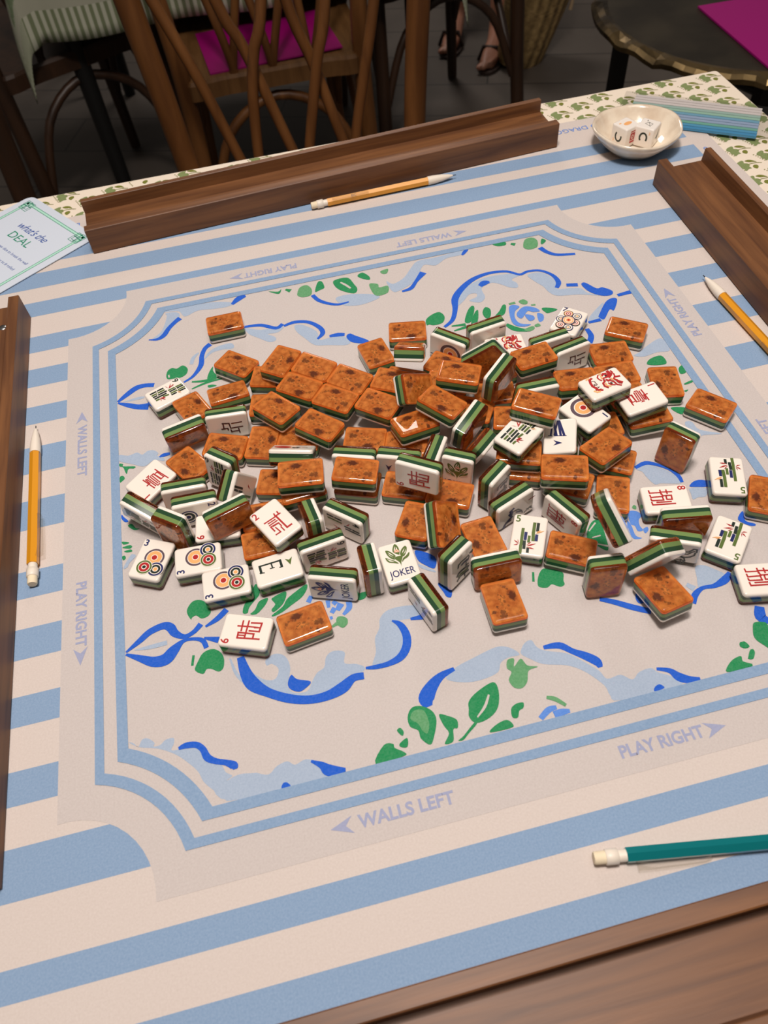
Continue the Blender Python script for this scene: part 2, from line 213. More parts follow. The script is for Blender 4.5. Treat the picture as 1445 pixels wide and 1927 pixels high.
PRINTS={
'crak2':[('r','L',0.6,[-6.5,3.3,2.0,2.7]),('r','L',0.6,[2.7,5.2,2.1,2.6]),('r','L',0.6,[5.2,5.2,5.0,3.1]),('r','L',0.6,[2.4,3.0,6.1,2.7]),('r','L',0.75,[2.6,3.2,3.0,-9.1,6.7,-9.2]),('r','L',0.5,[-4.7,1.5,0.7,1.1]),('r','L',0.5,[-5.0,-0.2,1.2,-0.5]),('r','L',0.5,[-4.9,-1.6,0.8,-2.5,0.9,-5.7]),('r','L',0.6,[-4.9,-1.6,-4.8,-5.9]),('r','L',0.5,[0.2,-6.1,0.3,-9.7]),('r','L',0.5,[-2.7,-4.1,-2.2,-9.0,-5.8,-8.7]),('r','L',0.5,[-3.5,-2.3,0.2,-2.6])],
'crak8':[('r','L',0.6,[-7.3,-10.2,-5.2,-10.0,-5.1,-2.8]),('r','L',0.6,[-5.5,-2.7,-5.2,4.6]),('r','L',0.6,[-7.2,-2.8,-3.6,-2.7]),('r','L',0.6,[-7.0,1.1,-3.8,1.3]),('r','L',0.6,[-3.5,-10.1,-1.6,-9.9,-1.8,-2.4,1.2,-2.0]),('r','L',0.6,[-4.1,-2.3,-1.8,-2.0]),('r','L',0.6,[-2.4,-2.3,-2.2,0.5]),('r','L',0.6,[-2.2,0.1,0.8,0.1,1.0,3.5,-2.3,3.6,-2.3,0.3]),('r','L',0.6,[-0.4,-10.1,1.1,-9.8,1.2,-2.0]),('r','L',0.6,[2.7,-6.9,2.8,2.5]),('r','L',0.6,[2.4,-10.1,4.6,-9.8,4.5,4.9])],
'crak1':[('r','L',0.55,[-8.5,-8.9,4.0,-8.3]),('r','L',0.5,[-5.3,-8.6,-5.1,-4.9,2.2,-4.8,2.3,-2.5]),('r','L',0.5,[-4.5,-7.6,1.3,-7.6,1.2,-5.9]),('r','L',0.5,[-5.3,-5.4,2.3,-5.0]),('r','L',0.5,[-7.2,-1.9,-7.1,-0.0,2.5,-0.0,3.7,-1.6,3.7,0.3]),('r','L',0.5,[-6.2,-2.7,1.3,-3.1]),('r','L',0.5,[-5.9,-1.4,2.4,-1.6]),('r','L',0.5,[-6.2,1.3,2.5,1.2]),('r','L',0.55,[-6.8,3.1,4.1,3.4]),('r','L',0.5,[-1.5,2.2,-1.5,5.1]),('r','L',0.5,[-1.4,2.5,2.9,2.1])],
'crak6':[('r','L',0.65,[2.9,5.8,3.2,-0.9]),('r','L',0.65,[6.8,3.2,-0.2,2.9]),('r','L',0.65,[7.2,-0.4,-4.7,-0.3]),('r','L',0.55,[3.2,-0.6,3.3,-6.7]),('r','L',0.65,[5.9,-2.1,6.4,-8.8,0.6,-8.4,0.4,-2.0]),('r','L',0.6,[2.9,-4.8,3.3,-8.4]),('r','L',0.65,[-1.5,4.6,-1.3,-5.5,-3.9,-5.5]),('r','L',0.65,[-1.6,4.3,-5.1,4.2,-4.4,-9.7]),('r','L',0.55,[-3.3,4.2,-3.0,-0.5])],
'crak5':[('d','L',0.6,[3.0,-3.1,3.3,-10.6]),('d','L',0.6,[-1.4,-1.8,-1.2,-10.8]),('d','L',0.6,[4.2,3.8,3.5,-1.2,-1.4,-1.7]),('d','L',0.6,[3.9,3.2,-1.0,3.3,-1.1,0.5,-2.8,0.3]),('d','L',0.6,[-1.1,5.0,-1.2,2.6]),('d','L',0.6,[-2.5,-7.4,-6.9,-7.8]),('d','L',0.6,[-4.8,-1.7,-4.7,-7.2]),('d','L',0.6,[-2.9,-1.6,-5.3,-2.0])],
'east':[('k','L',1.0,[-4.7,-10.8,1.1,-10.7]),('k','L',0.5,[0.6,-11.6,1.2,-8.9]),('k','L',0.7,[-4.6,-11.1,-4.5,3.1]),('k','L',1.0,[-4.8,3.0,0.8,3.1]),('k','L',0.5,[0.7,1.7,0.7,3.5]),('k','L',0.6,[-4.2,-3.1,-0.9,-2.9]),('k','L',0.4,[-0.6,-4.4,-0.4,-1.8]),('k','L',0.5,[-4.7,2.5,-4.9,3.3]),('v','Y',0,[-4.4,6.3,-2.9,8.7,-4.6,11.1,1.1,8.8])],
'west':[('n','L',0.7,[1.8,-13.6,3.6,-0.6]),('n','L',1.0,[1.4,-13.6,-0.8,0.4]),('n','L',1.0,[0.8,-13.5,-3.2,0.6]),('n','L',0.7,[5.1,-13.6,6.1,-0.4]),('n','L',1.0,[4.7,-13.5,2.1,0.0]),('n','L',0.4,[7.6,-0.4,5.4,-0.2]),('n','L',0.4,[3.5,0.1,-4.4,0.8]),('n','Y',0,[4.1,3.9,-1.9,7.0,4.0,8.7,2.1,6.6])],
'dragon':[('r','L',1.1,[-8.5,-5.1,-7.7,-7.3,-4.7,-8.4,-1.3,-8.8,1.6,-7.7,3.3,-7.8,5.5,-4.7]),('a','L',0.9,[-9.5,-6.7,-8.9,-9.3]),('a','L',0.9,[3.3,-10.2,5.4,-9.1,5.7,-6.8]),('r','L',0.6,[-8.9,0.1,-7.0,-1.5,-4.6,-1.3,-3.0,-0.4]),('r','L',1.0,[-6.9,2.1,-8.4,4.0,-7.5,6.0]),('o','L',0.6,[-7.7,1.6,-4.6,0.6,-4.2,1.9]),('r','L',0.8,[-4.4,1.5,-4.1,4.8,-4.6,7.1,-6.6,8.6,-9.5,8.2]),('r','L',1.0,[-9.4,7.7,-6.3,7.2,-4.6,4.1]),('r','L',0.7,[-8.3,10.0,-6.3,10.2,-4.1,7.8,-2.7,5.4]),('k','L',0.8,[-6.2,4.4,-5.3,4.6]),('r','L',0.6,[-7.5,4.2,-6.7,5.5]),('r','L',0.6,[-4.8,10.3,-2.3,9.6,-0.1,7.2,1.8,9.0]),('r','L',0.9,[-1.4,9.3,-0.5,12.5]),('r','L',0.8,[-3.1,1.2,-1.1,0.9,-0.2,-1.1,3.1,-1.7,5.4,-0.3]),('o','L',0.6,[0.7,0.3,3.5,0.0,5.0,2.0]),('r','L',0.9,[-2.2,2.6,-0.3,3.4,-0.7,5.1]),('r','L',0.7,[0.6,4.8,2.5,6.1,5.9,6.3,8.0,8.5]),('k','L',0.7,[2.1,3.6,3.2,4.1]),('r','L',0.6,[1.6,2.2,4.2,3.0,5.5,5.1]),('r','L',0.8,[0.1,7.6,3.0,8.7,5.8,10.8]),('r','L',0.6,[3.3,8.0,5.5,8.6,6.6,9.8]),('a','L',0.7,[-9.3,2.6,-8.9,0.8]),('o','L',0.6,[-1.5,6.1,1.0,6.6])],
'joker':[('v','Y',0,[-2.1,3.7,-0.0,4.2,3.2,3.6,2.4,1.4,1.2,-1.0,0.5,-4.2,0.5,-2.3,-0.2,-0.1,-1.7,2.0]),('v','Y',0,[-2.0,8.1,-1.2,11.5,0.6,13.9,2.1,11.7,2.4,7.9,1.5,4.9,1.2,5.0]),('c','Y',0,[-1.3,8.3,-0.7,10.5,0.2,12.3,-0.1,9.9]),('c','Y',0,[0.5,9.3,0.8,11.5,1.3,10.3,1.2,8.7]),('v','Y',0,[-6.5,10.6,-4.3,9.7,-1.8,6.4,-1.1,4.6,-2.2,3.7,-2.3,2.2,-4.8,4.2,-6.3,7.5]),('c','Y',0,[-5.5,9.3,-3.6,7.4,-2.2,5.1,-4.1,6.8]),('c','Y',0,[-5.6,8.1,-4.1,5.6,-2.5,3.8,-4.7,5.8]),('v','Y',0,[2.0,4.8,3.4,8.0,6.5,10.4,7.6,9.0,6.6,6.1,4.7,3.5,3.4,3.1]),('c','Y',0,[3.3,5.2,4.4,7.2,6.2,8.9,4.8,6.7]),('c','Y',0,[3.9,4.2,5.3,5.7,6.7,8.1,5.8,5.5]),('v','Y',0,[-8.0,5.2,-5.4,3.4,-2.8,1.5,-0.6,-1.4,-3.9,0.1,-6.9,1.6]),('c','Y',0,[-7.2,4.2,-4.7,2.1,-2.8,0.5,-5.8,1.9]),('v','Y',0,[8.1,5.0,7.6,2.9,6.0,1.4,3.7,0.6,1.8,-1.0,3.0,1.6,5.4,2.9]),('y','Y',0,[-1.1,8.2,0.1,9.5,1.3,9.1,2.1,8.0,1.6,6.9,0.1,7.2,-1.1,7.2]),('r','Y',0,[0.3,8.9,0.8,8.8,0.7,8.1,0.1,8.2]),('r','Y',0,[1.1,8.0,1.5,7.9,1.4,7.5,1.0,7.5]),('r','Y',0,[-1.0,8.1,-0.5,8.0,-0.7,7.5,-1.1,7.6])],
'eagle':[('k','L',0.5,[0.9,4.9,0.4,3.2,2.0,1.0,0.1,-1.5,-2.0,-3.8]),('k','L',0.5,[-0.9,4.2,-4.7,3.0,-8.0,0.3,-10.1,-3.0]),('k','L',0.7,[-0.1,-3.2,1.9,-5.6,2.2,-8.9,4.7,-10.5,6.4,-11.6,6.2,-13.4,2.9,-13.4]),('k','L',0.7,[-3.3,-3.9,-4.7,-7.1,-3.4,-10.2,-0.7,-12.5,2.1,-12.8]),('k','L',0.5,[-0.8,-5.3,-0.5,-8.6,2.9,-11.1,3.9,-12.3]),('k','L',0.6,[0.2,0.5,-3.1,-2.2,-4.4,-4.7,-5.7,-7.2,-8.9,-7.9]),('k','L',0.5,[-10.1,-3.0,-11.4,-4.5,-12.9,-3.0,-13.3,-5.1,-11.8,-6.6,-9.7,-7.7]),('k','L',0.5,[-8.2,-3.5,-9.0,-5.6,-11.8,-5.6]),('k','L',0.5,[-7.1,-5.0,-8.6,-6.9,-10.6,-7.1]),('k','L',0.5,[-1.5,1.6,-5.1,-0.1,-7.8,-2.7]),('k','L',0.6,[-0.9,-3.0,-4.3,-4.0])],
'bird':[('r','L',0.5,[-3.4,10.7,-3.8,15.7]),('k','L',0.5,[12.0,-13.1,13.5,-7.6,13.5,-3.2]),('n','L',1.2,[10.6,-11.0,6.8,-8.7,4.5,-5.3,3.5,-3.2]),('k','L',0.8,[7.4,-8.7,6.5,-4.4]),('n','L',1.5,[-1.1,-6.0,1.8,-4.5,-0.9,-3.8,-3.8,-5.2]),('n','L',1.0,[-3.8,-3.9,-4.6,-2.2]),('k','L',0.6,[-1.2,-2.1,-0.5,1.5,3.3,4.7,6.2,5.5]),('n','L',0.6,[1.2,-0.2,3.7,3.9]),('k','L',0.4,[7.6,7.2,6.3,9.8,5.2,13.3]),('k','L',0.4,[11.5,10.5,11.4,14.6]),('k','L',0.4,[5.3,9.3,6.9,11.1]),('k','L',0.4,[5.5,11.5,7.4,13.9])],
'gdragon':[('k','L',0.8,[-4.0,3.0,-3.6,6.1,-0.3,6.6,3.5,6.1,6.5,6.1]),('k','L',1.0,[7.7,7.0,10.1,7.7,9.9,5.7]),('k','L',0.6,[7.0,4.8,6.2,1.6,2.3,2.9,-0.6,2.5]),('k','L',1.2,[-5.2,-5.3,-3.1,-3.0,0.3,-3.0,4.2,-4.0,7.2,-5.9]),('v','L',1.0,[-3.9,-6.7,-0.9,-5.8,2.5,-6.8,6.0,-7.3]),('k','L',1.0,[-4.7,-10.5,-1.7,-8.2,2.1,-8.7,6.9,-10.2]),('k','L',0.7,[2.6,-10.1,3.1,-13.0]),('k','L',0.6,[4.1,1.1,3.7,-1.7,6.7,-2.6]),('n','L',0.6,[-0.6,3.4,2.3,3.9,5.3,3.4]),('k','L',0.5,[7.5,-14.6,-7.2,-15.7])],
'bam9':[('v','L',0.9,[-1.7,2.1,-1.2,13.5]),('k','L',0.9,[0.3,2.4,0.6,13.9]),('v','L',0.9,[2.4,2.4,2.9,14.0]),('k','L',0.9,[4.6,8.2,4.9,13.7]),('k','L',0.9,[4.4,2.0,4.6,6.1]),('k','L',0.9,[-6.9,-11.3,-6.6,-0.1]),('v','L',0.9,[-4.5,-11.0,-4.3,-0.2]),('k','L',0.9,[-2.3,-10.8,-2.1,0.6]),('k','L',0.9,[0.0,-10.6,0.1,-0.8]),('v','L',0.9,[1.8,-4.1,2.6,0.2]),('v','L',0.9,[2.2,-10.5,2.4,-7.9]),('c','L',0.4,[-7.5,-5.7,-6.6,-5.7]),('c','L',0.4,[-4.8,-6.4,-3.9,-6.3]),('c','L',0.4,[-2.6,-7.1,-1.6,-7.1]),('c','L',0.4,[-2.0,7.7,-1.0,7.8]),('c','L',0.4,[0.0,8.1,1.0,8.1]),('c','L',0.4,[1.9,8.0,2.9,8.1]),('r','Y',0,[-3.2,3.1,-7.3,6.9,-4.0,5.3]),('r','Y',0,[-3.0,3.3,-5.1,7.7,-4.3,8.5]),('r','Y',0,[-3.6,3.1,-7.7,1.5,-5.7,2.6]),('r','Y',0,[1.6,-7.3,2.9,-3.7,4.7,-3.2]),('r','Y',0,[2.0,-7.3,6.5,-4.0,3.8,-5.0]),('r','Y',0,[2.1,-7.4,5.5,-7.5,3.6,-6.7]),('a','Y',0,[3.9,6.7,5.7,9.0,6.9,9.3]),('a','Y',0,[4.3,6.6,8.4,9.0,5.8,7.9])],
'bam5':[('k','L',1.1,[0.7,-13.1,0.6,-9.7]),('k','L',1.2,[-1.8,-10.7,-2.2,-4.9]),('n','L',1.2,[-1.9,-4.0,-1.9,1.6]),('v','L',1.1,[0.5,-5.5,0.5,-0.8]),('v','L',1.2,[-3.8,-14.4,-4.1,-8.5]),('v','L',1.2,[-4.0,-8.0,-4.1,-2.3]),('v','L',1.2,[-4.1,-1.6,-4.1,4.3]),('n','L',1.2,[5.2,-3.7,5.1,0.8]),('k','L',1.2,[5.2,3.7,5.2,9.7]),('v','L',1.3,[3.2,-3.9,2.7,2.5]),('v','L',1.3,[2.8,3.1,2.8,9.6]),('r','Y',0,[5.5,-5.8,2.5,-7.8,-0.6,-8.7,2.2,-6.7]),('r','Y',0,[4.8,-10.0,2.5,-10.2,0.2,-9.5,2.6,-9.2]),('r','Y',0,[2.4,-4.7,1.2,-6.7,-0.6,-7.8,0.7,-6.3]),('r','Y',0,[-5.4,-7.2,-6.7,-8.9,-8.9,-9.1,-7.2,-8.3]),('r','Y',0,[-5.6,-7.1,-7.4,-6.9,-9.0,-5.3,-7.0,-6.2]),('r','Y',0,[-5.5,-6.8,-6.4,-5.9,-6.6,-4.3]),('o','Y',0,[9.7,4.6,7.6,2.9,4.5,1.5,7.0,3.6]),('o','Y',0,[7.4,4.7,6.1,3.1,4.4,1.8,5.6,3.5])],
'bam4':[('k','L',0.9,[-1.7,2.1,-1.2,13.5]),('k','L',0.9,[0.8,2.8,1.1,14.3]),('k','L',0.9,[-6.9,-11.3,-6.6,-0.1]),('v','L',0.9,[-3.9,-10.9,-3.7,-0.1]),('c','L',0.4,[-7.5,-5.7,-6.6,-5.7]),('c','L',0.4,[-1.7,8.0,-0.7,8.1]),('r','Y',0,[-3.2,3.1,-7.3,6.9,-4.0,5.3]),('r','Y',0,[1.6,-7.3,2.9,-3.7,4.7,-3.2])],
'dot3':[('p','C',5.0,[1.7,1.4]),('c','C',4.0,[1.7,1.4]),('o','C',3.7,[1.7,1.4]),('c','C',1.7,[1.7,1.4]),('r','C',1.35,[1.7,1.4]),('c','C',4.1,[5.9,-7.0]),('n','C',3.8,[5.9,-7.0]),('c','C',2.9,[5.9,-7.0]),('k','C',2.5,[5.9,-7.0]),('c','C',1.4,[5.9,-7.0]),('o','C',1.0,[5.9,-7.0]),('c','C',4.1,[-2.1,-7.0]),('v','C',3.8,[-2.1,-7.0]),('c','C',2.9,[-2.1,-7.0]),('r','C',2.6,[-2.1,-7.0]),('c','C',1.3,[-2.1,-7.0]),('k','C',0.9,[-2.1,-7.0])],
'dot7':[('n','C',2.9,[-6.7,-1.0]),('c','C',2.4,[-6.7,-1.0]),('k','C',1.7,[-6.7,-1.0]),('c','C',1.2,[-6.7,-1.0]),('y','C',0.9,[-6.7,-1.0]),('k','C',2.9,[-3.5,7.3]),('o','C',2.5,[-3.5,7.3]),('c','C',2.0,[-3.5,7.3]),('r','C',1.6,[-3.5,7.3]),('c','C',1.0,[-3.5,7.3]),('r','C',0.5,[-3.5,7.3]),('n','C',2.9,[3.9,7.1]),('c','C',2.4,[3.9,7.1]),('k','C',1.6,[3.9,7.1]),('c','C',1.1,[3.9,7.1]),('o','C',0.6,[3.9,7.1]),('k','C',2.9,[5.5,-1.0]),('y','C',2.4,[5.5,-1.0]),('c','C',2.0,[5.5,-1.0]),('r','C',1.5,[5.5,-1.0]),('c','C',1.0,[5.5,-1.0]),('k','C',0.5,[5.5,-1.0]),('k','C',2.9,[-4.4,-8.1]),('y','C',2.4,[-4.4,-8.1]),('c','C',2.0,[-4.4,-8.1]),('r','C',1.5,[-4.4,-8.1]),('c','C',1.0,[-4.4,-8.1]),('k','C',0.5,[-4.4,-8.1]),('n','C',2.9,[2.5,-8.7]),('c','C',2.4,[2.5,-8.7]),('k','C',1.6,[2.5,-8.7]),('c','C',1.1,[2.5,-8.7]),('o','C',0.6,[2.5,-8.7]),('p','C',4.1,[-0.4,-0.6]),('c','C',3.3,[-0.4,-0.6]),('o','C',3.0,[-0.4,-0.6]),('c','C',2.2,[-0.4,-0.6]),('o','C',1.7,[-0.4,-0.6]),('r','C',0.8,[-0.4,-0.6])],
'dot1':[('p','C',6.6,[-1.8,-3.6]),('c','C',4.8,[-1.8,-3.6]),('o','C',4.3,[-1.8,-3.6]),('c','C',2.0,[-1.8,-3.6]),('r','C',1.5,[-1.8,-3.6])],
'dot1b':[('n','C',4.6,[0.6,-5.9]),('c','C',3.8,[0.6,-5.9]),('k','C',3.2,[0.6,-5.9]),('c','C',1.8,[0.6,-5.9]),('n','C',1.2,[0.6,-5.9])],
'flower':[('r','Y',0,[-0.1,12.4,3.1,13.0,5.5,9.3,5.6,4.8,2.6,1.4,-0.9,1.3,-3.4,4.5,-2.7,9.2]),('k','L',1.2,[-3.2,-1.1,0.3,-0.7]),('k','L',1.0,[-2.9,-3.6,1.2,-3.4]),('k','L',1.0,[-1.3,-0.2,-0.7,-5.1])],
'num1':[],
}
TILES=[
('A',[-0.12383,0.17332,0.00629,-0.002,-0.00571,0.99998,-0.00192],'','amber tile lying face down, alone at the far left, farthest back of the heap'),
('F',[-0.17703,0.10082,0.00649,0.97958,0.01053,-0.00208,0.20075],'bam9','white nine-bamboo tile face up at the far left edge of the heap'),
('A',[-0.12002,0.11839,0.0075,0.03059,0.93532,-0.35127,-0.02904],'','amber tile lying face down, just in front of the lone tile at the back left'),
('A',[-0.1301,0.08552,0.00844,-0.00411,-0.0628,0.9935,-0.09487],'','amber tile lying face down, right of the far-left nine-bamboo tile, behind a standing crak tile'),
('A',[-0.15875,0.0793,0.00747,0.03217,0.82912,-0.55796,0.01462],'','amber tile lying face down, overlapping the front right corner of the far-left nine-bamboo tile'),
('l',[-0.13357,0.05512,0.01262,0.03239,0.00794,-0.67627,0.7359],'crak5','white crak tile standing on edge, right of the nine-bamboo tile, green stripes on top'),
('A',[-0.08431,0.09792,0.01879,0.00201,-0.43555,0.90016,-0.00046],'','amber tile lying face down, back left end of the neat raised row'),
('A',[-0.09493,0.09565,0.00698,-0.00081,0.98659,-0.16322,-0.00254],'','amber tile lying face down, half under the back left end of the raised row'),
('A',[-0.06023,0.08376,0.01858,-0.02056,0.33142,0.94275,0.03106],'',"amber tile lying face down, second from the left in the raised row's back line"),
('A',[-0.03594,0.06391,0.0169,-0.01988,0.93498,-0.3541,-0.00562],'',"amber tile lying face down, third from the left in the raised row's back line"),
('A',[-0.00484,0.05016,0.01903,-0.00278,0.95802,-0.28553,0.0258],'',"amber tile lying face down, right end of the raised row's back line"),
('A',[-0.07488,0.06623,0.0183,-0.02835,0.32334,0.94557,-0.0235],'','amber tile lying face down, left end of the front line of the raised row'),
('A',[-0.05069,0.04643,0.01727,0.01343,0.94094,-0.33831,-0.00239],'','amber tile lying face down, middle of the front line of the raised row'),
('A',[-0.02067,0.03173,0.01747,0.00534,0.35657,0.93425,0.00022],'','amber tile lying face down, right end of the front line of the raised row'),
('A',[-0.00849,0.09682,0.007,0.00628,0.75352,-0.65702,0.02205],'','amber tile lying face down, behind the raised row, left of a small tipped tile'),
('A',[-0.09542,0.04866,0.01861,0.02785,0.90049,-0.43376,-0.01361],'','amber tile lying face down, turned cornerwise in front of the raised row, left one'),
('A',[-0.06753,0.02237,0.01837,-0.06419,0.35678,0.93124,-0.03725],'','amber tile lying face down, turned cornerwise in front of the raised row, right one'),
('A',[-0.10001,0.06604,0.0062,0.00084,0.9929,-0.11896,0.00071],'','amber tile lying face down, mostly hidden under the cornerwise tile left of the raised row'),
('A',[-0.11089,0.02884,0.00624,0.0024,-0.5781,0.81596,-0.00102],'','amber tile lying face down, flat on the mat in front of the cornerwise left tile'),
('A',[-0.08382,0.02479,0.00626,0.00438,0.98366,-0.17996,-0.00126],'','amber tile lying face down, behind the red flower tile, touching a left neighbour'),
('L',[-0.09079,-0.00226,0.02332,0.10923,0.07224,0.34002,0.93126],'flower','white tile tipped backward with a red flower on its tilted face'),
('A',[-0.08795,-0.02905,0.03104,0.00876,0.99726,-0.07312,-0.00713],'','amber tile lying face down, stacked in front of the red flower tile'),
('A',[-0.10443,-0.01183,0.00619,0.0015,0.98873,-0.14973,0.00025],'','amber tile lying face down, partly under the tile stacked before the red flower'),
('A',[-0.11884,-0.03845,0.0063,-0.00226,0.99981,-0.0193,0.00301],'','amber tile lying face down, peeking out behind the two-crak tile on its left'),
('A',[-0.08923,-0.031,0.01834,-7e-05,0.99964,0.02664,0.00076],'','amber tile lying face down, under the stacked amber tile, behind the two-crak tile'),
('A',[0.02238,0.11552,0.00624,-0.00134,0.10421,0.99455,0.00221],'','amber tile lying face down, square to the mat behind a small tipped tile'),
('s',[0.01209,0.06253,0.03616,0.179,0.77007,0.55367,-0.26155],'','amber-backed tile tipped on its end showing green side stripes, at the back of the heap'),
('l',[0.04996,0.08553,0.01204,-0.27919,0.24733,0.66106,-0.65106],'dot1','one-dot tile standing on edge, at the back of the heap'),
('A',[0.04156,0.06741,0.00642,0.00564,0.92762,-0.37344,0.00485],'','amber tile lying face down, in front of the standing one-dot tile'),
('A',[0.04036,0.02941,0.03283,0.03776,0.97255,-0.22803,-0.02679],'','amber tile lying face down, raised in the middle of the heap behind a cornerwise tile'),
('A',[0.03519,0.04125,0.01399,-0.00206,0.9767,-0.21458,-0.00195],'','amber tile lying face down, barely showing left of the raised tile in the middle'),
('A',[0.02082,0.00736,0.03033,-0.09541,0.40045,0.90963,-0.05575],'','amber tile lying face down, set cornerwise on top in the middle of the heap'),
('S',[0.00672,0.02986,0.0292,-0.32676,-0.08148,0.88755,0.31441],'','amber burl tile leaning on its side at the right end of the raised row'),
('A',[0.0065,0.06149,0.00688,-1e-05,0.96387,-0.26637,0.00113],'','amber tile lying face down, between the leaning amber tile and the small tipped one'),
('F',[0.15057,0.0857,0.00629,0.91755,0.00332,-0.00197,0.39759],'dot7','white seven-dot tile face up at the back of the heap'),
('L',[0.08155,0.09098,0.01221,0.68436,0.7267,0.02811,0.05266],'num1','white tile standing on edge, second from the left at the back near the printed rose'),
('L',[0.06534,0.0436,0.03033,0.33246,-0.12427,0.67643,0.64535],'','tile balanced on a corner with a white rim, behind the tall dark tile'),
('F',[0.09247,0.07248,0.00719,0.99929,-0.01114,-0.00589,-0.03565],'dragon','white tile with red dragon face, half hidden at the back of the heap'),
('l',[0.12384,0.06026,0.01303,-0.04717,-0.02611,-0.69476,0.71722],'','green-striped tile standing on edge, directly in front of the seven-dot tile'),
('A',[0.10344,0.04173,0.02115,0.02972,0.99849,0.04424,0.01328],'','amber burl tile tilted toward the viewer in front of the half-hidden dragon face'),
('l',[0.13461,0.04629,0.01256,-0.07541,0.10962,-0.6741,0.72656],'crak5','white crak tile standing on edge, in front of the seven-dot tile on its right'),
('L',[0.06796,0.01957,0.03283,-0.26227,-0.25718,0.63183,0.68255],'','tall dark-backed tile standing on edge, in the centre of the back of the heap'),
('l',[0.09229,0.00782,0.02026,-0.01117,-0.05084,0.72833,-0.68324],'','green-striped tile standing on edge, behind the large amber tile right of centre'),
('A',[0.07835,-0.0255,0.04323,-0.04239,0.29204,0.95424,-0.04846],'','amber tile lying face down, on top behind the nine-bamboo and west-wind tiles'),
('A',[0.12515,0.01037,0.01957,0.04243,0.99716,-0.05603,-0.02693],'','amber tile lying face down, behind the one-dot tile and left of the full dragon tile'),
('A',[0.12909,0.0087,0.0064,-0.00091,0.99796,-0.06334,-0.00812],'','amber tile lying face down, in a gap between the one-dot and dragon tiles'),
('A',[0.1906,0.06389,0.00629,0.00267,0.95065,-0.31026,-0.0027],'','amber tile lying face down, at the back right, right of the seven-dot tile'),
('A',[0.16697,0.04122,0.00741,-0.02022,0.99873,-0.03761,-0.02688],'','amber tile lying face down, second from the back in the right-hand column'),
('A',[0.16277,0.01858,0.00696,-0.00849,0.99899,-0.03913,0.02026],'','amber tile lying face down, directly behind the full dragon-face tile'),
('A',[0.16024,-0.00515,0.00762,0.00725,0.99887,0.0171,-0.04379],'','amber tile lying face down, sliver showing between the dragon tile and the one-crak tile'),
('F',[0.13507,-0.01299,0.03266,0.99571,-0.02313,-0.03805,0.08106],'dragon','white tile with a full red dragon face lettered CRAK'),
('F',[0.1599,-0.02448,0.02224,0.99782,0.00598,-0.05463,0.03648],'crak1','white one-crak tile face up on the right of the heap'),
('A',[0.19396,0.00074,0.0062,-0.00018,0.78743,0.61641,0.00094],'','amber tile lying face down, right of the raised one-crak tile'),
('F',[0.11849,-0.02276,0.01867,0.83633,0.03281,-0.01969,-0.5469],'dot1','white one-dot tile face up on the right of the heap'),
('A',[0.21422,-0.03132,0.00634,0.00532,0.90642,-0.42235,0.001],'','amber tile lying face down, alone at the right, behind a tile standing on end'),
('S',[0.16949,-0.06517,0.01612,-0.20461,0.69522,0.22595,0.65096],'','dark brown-backed tile standing on its short end at the right'),
('A',[0.16517,-0.02946,0.00942,0.0622,0.99586,-0.04867,0.04495],'','amber tile lying face down, under the raised one-crak tile on the right'),
('A',[0.12044,-0.05538,0.01891,-0.00547,-0.21785,0.97515,-0.03993],'','amber tile lying face down, set cornerwise in front of the one-dot tile'),
('A',[0.12992,-0.02677,0.00615,0.00016,0.99934,-0.03621,-0.00024],'','amber tile lying face down, between the flat one-dot tile and the raised one-crak tile'),
('A',[0.12624,-0.05783,0.00633,0.00681,0.95562,-0.2945,-0.00287],'','amber tile lying face down, sticking out right under the cornerwise tile by the one-dot'),
('A',[0.11411,-0.08697,0.00659,0.01005,0.84421,0.53588,-0.00609],'','amber tile lying face down, upright in view right of centre, behind a leaning green-striped tile'),
('A',[0.08212,-0.07352,0.0296,0.0322,0.98361,-0.17738,0.00383],'','amber tile lying face down, stacked in front of the west-wind tile'),
('A',[0.09037,-0.06855,0.00628,0.00396,0.95013,-0.31182,0.00044],'','amber tile lying face down, under the right end of the tile before the west wind'),
('A',[0.06228,-0.04265,0.01825,-0.00433,0.98252,-0.18612,0.00047],'','amber tile lying face down, under the front nine-bamboo tile'),
('A',[0.06254,-0.04728,0.00639,-0.00384,0.97925,-0.20255,0.00525],'','amber tile lying face down, lowest one beneath the front nine-bamboo tile'),
('F',[0.09251,-0.04284,0.02335,-0.54999,-0.07837,0.09815,0.82568],'west','white west-wind tile with upside-down blue W and arrow'),
('F',[0.06279,-0.0382,0.03115,0.95057,0.02529,-0.01304,0.30921],'bam9','white nine-bamboo tile face up on top of the middle of the heap'),
('L',[0.03473,-0.0153,0.02877,-0.23065,-0.27083,0.5849,0.72893],'','dark-backed tile standing on edge, behind the standing lotus tile'),
('S',[0.0357,-0.02977,0.01763,0.24848,0.78328,-0.31799,0.47287],'','green-striped tile standing on edge, left of the front nine-bamboo tile'),
('S',[0.01908,-0.04116,0.01624,0.6345,0.35038,-0.59388,0.34923],'joker','joker tile with a green lotus standing upright in the middle'),
('l',[0.00336,-0.03316,0.02249,-0.28648,0.41664,-0.5922,0.6274],'','green-striped tile standing on edge, behind the upright lotus joker'),
('l',[-0.04815,-0.011,0.01221,0.12919,-0.15107,-0.67332,0.71212],'','green-striped tile standing on edge, right of the red flower tile, behind two stacked tiles'),
('l',[-0.01812,-0.02073,0.01195,0.14405,-0.15626,-0.67463,0.7069],'west','wind tile standing on edge, behind the standing six-crak, arrow showing'),
('l',[-0.0107,-0.04934,0.03151,0.22375,-0.20663,-0.63964,0.70576],'crak6','six-crak tile standing on edge, on two amber tiles in the middle'),
('A',[-0.01884,-0.0402,0.00631,0.00257,0.20686,0.97836,-0.00338],'','amber tile lying face down, under the left of the standing six-crak'),
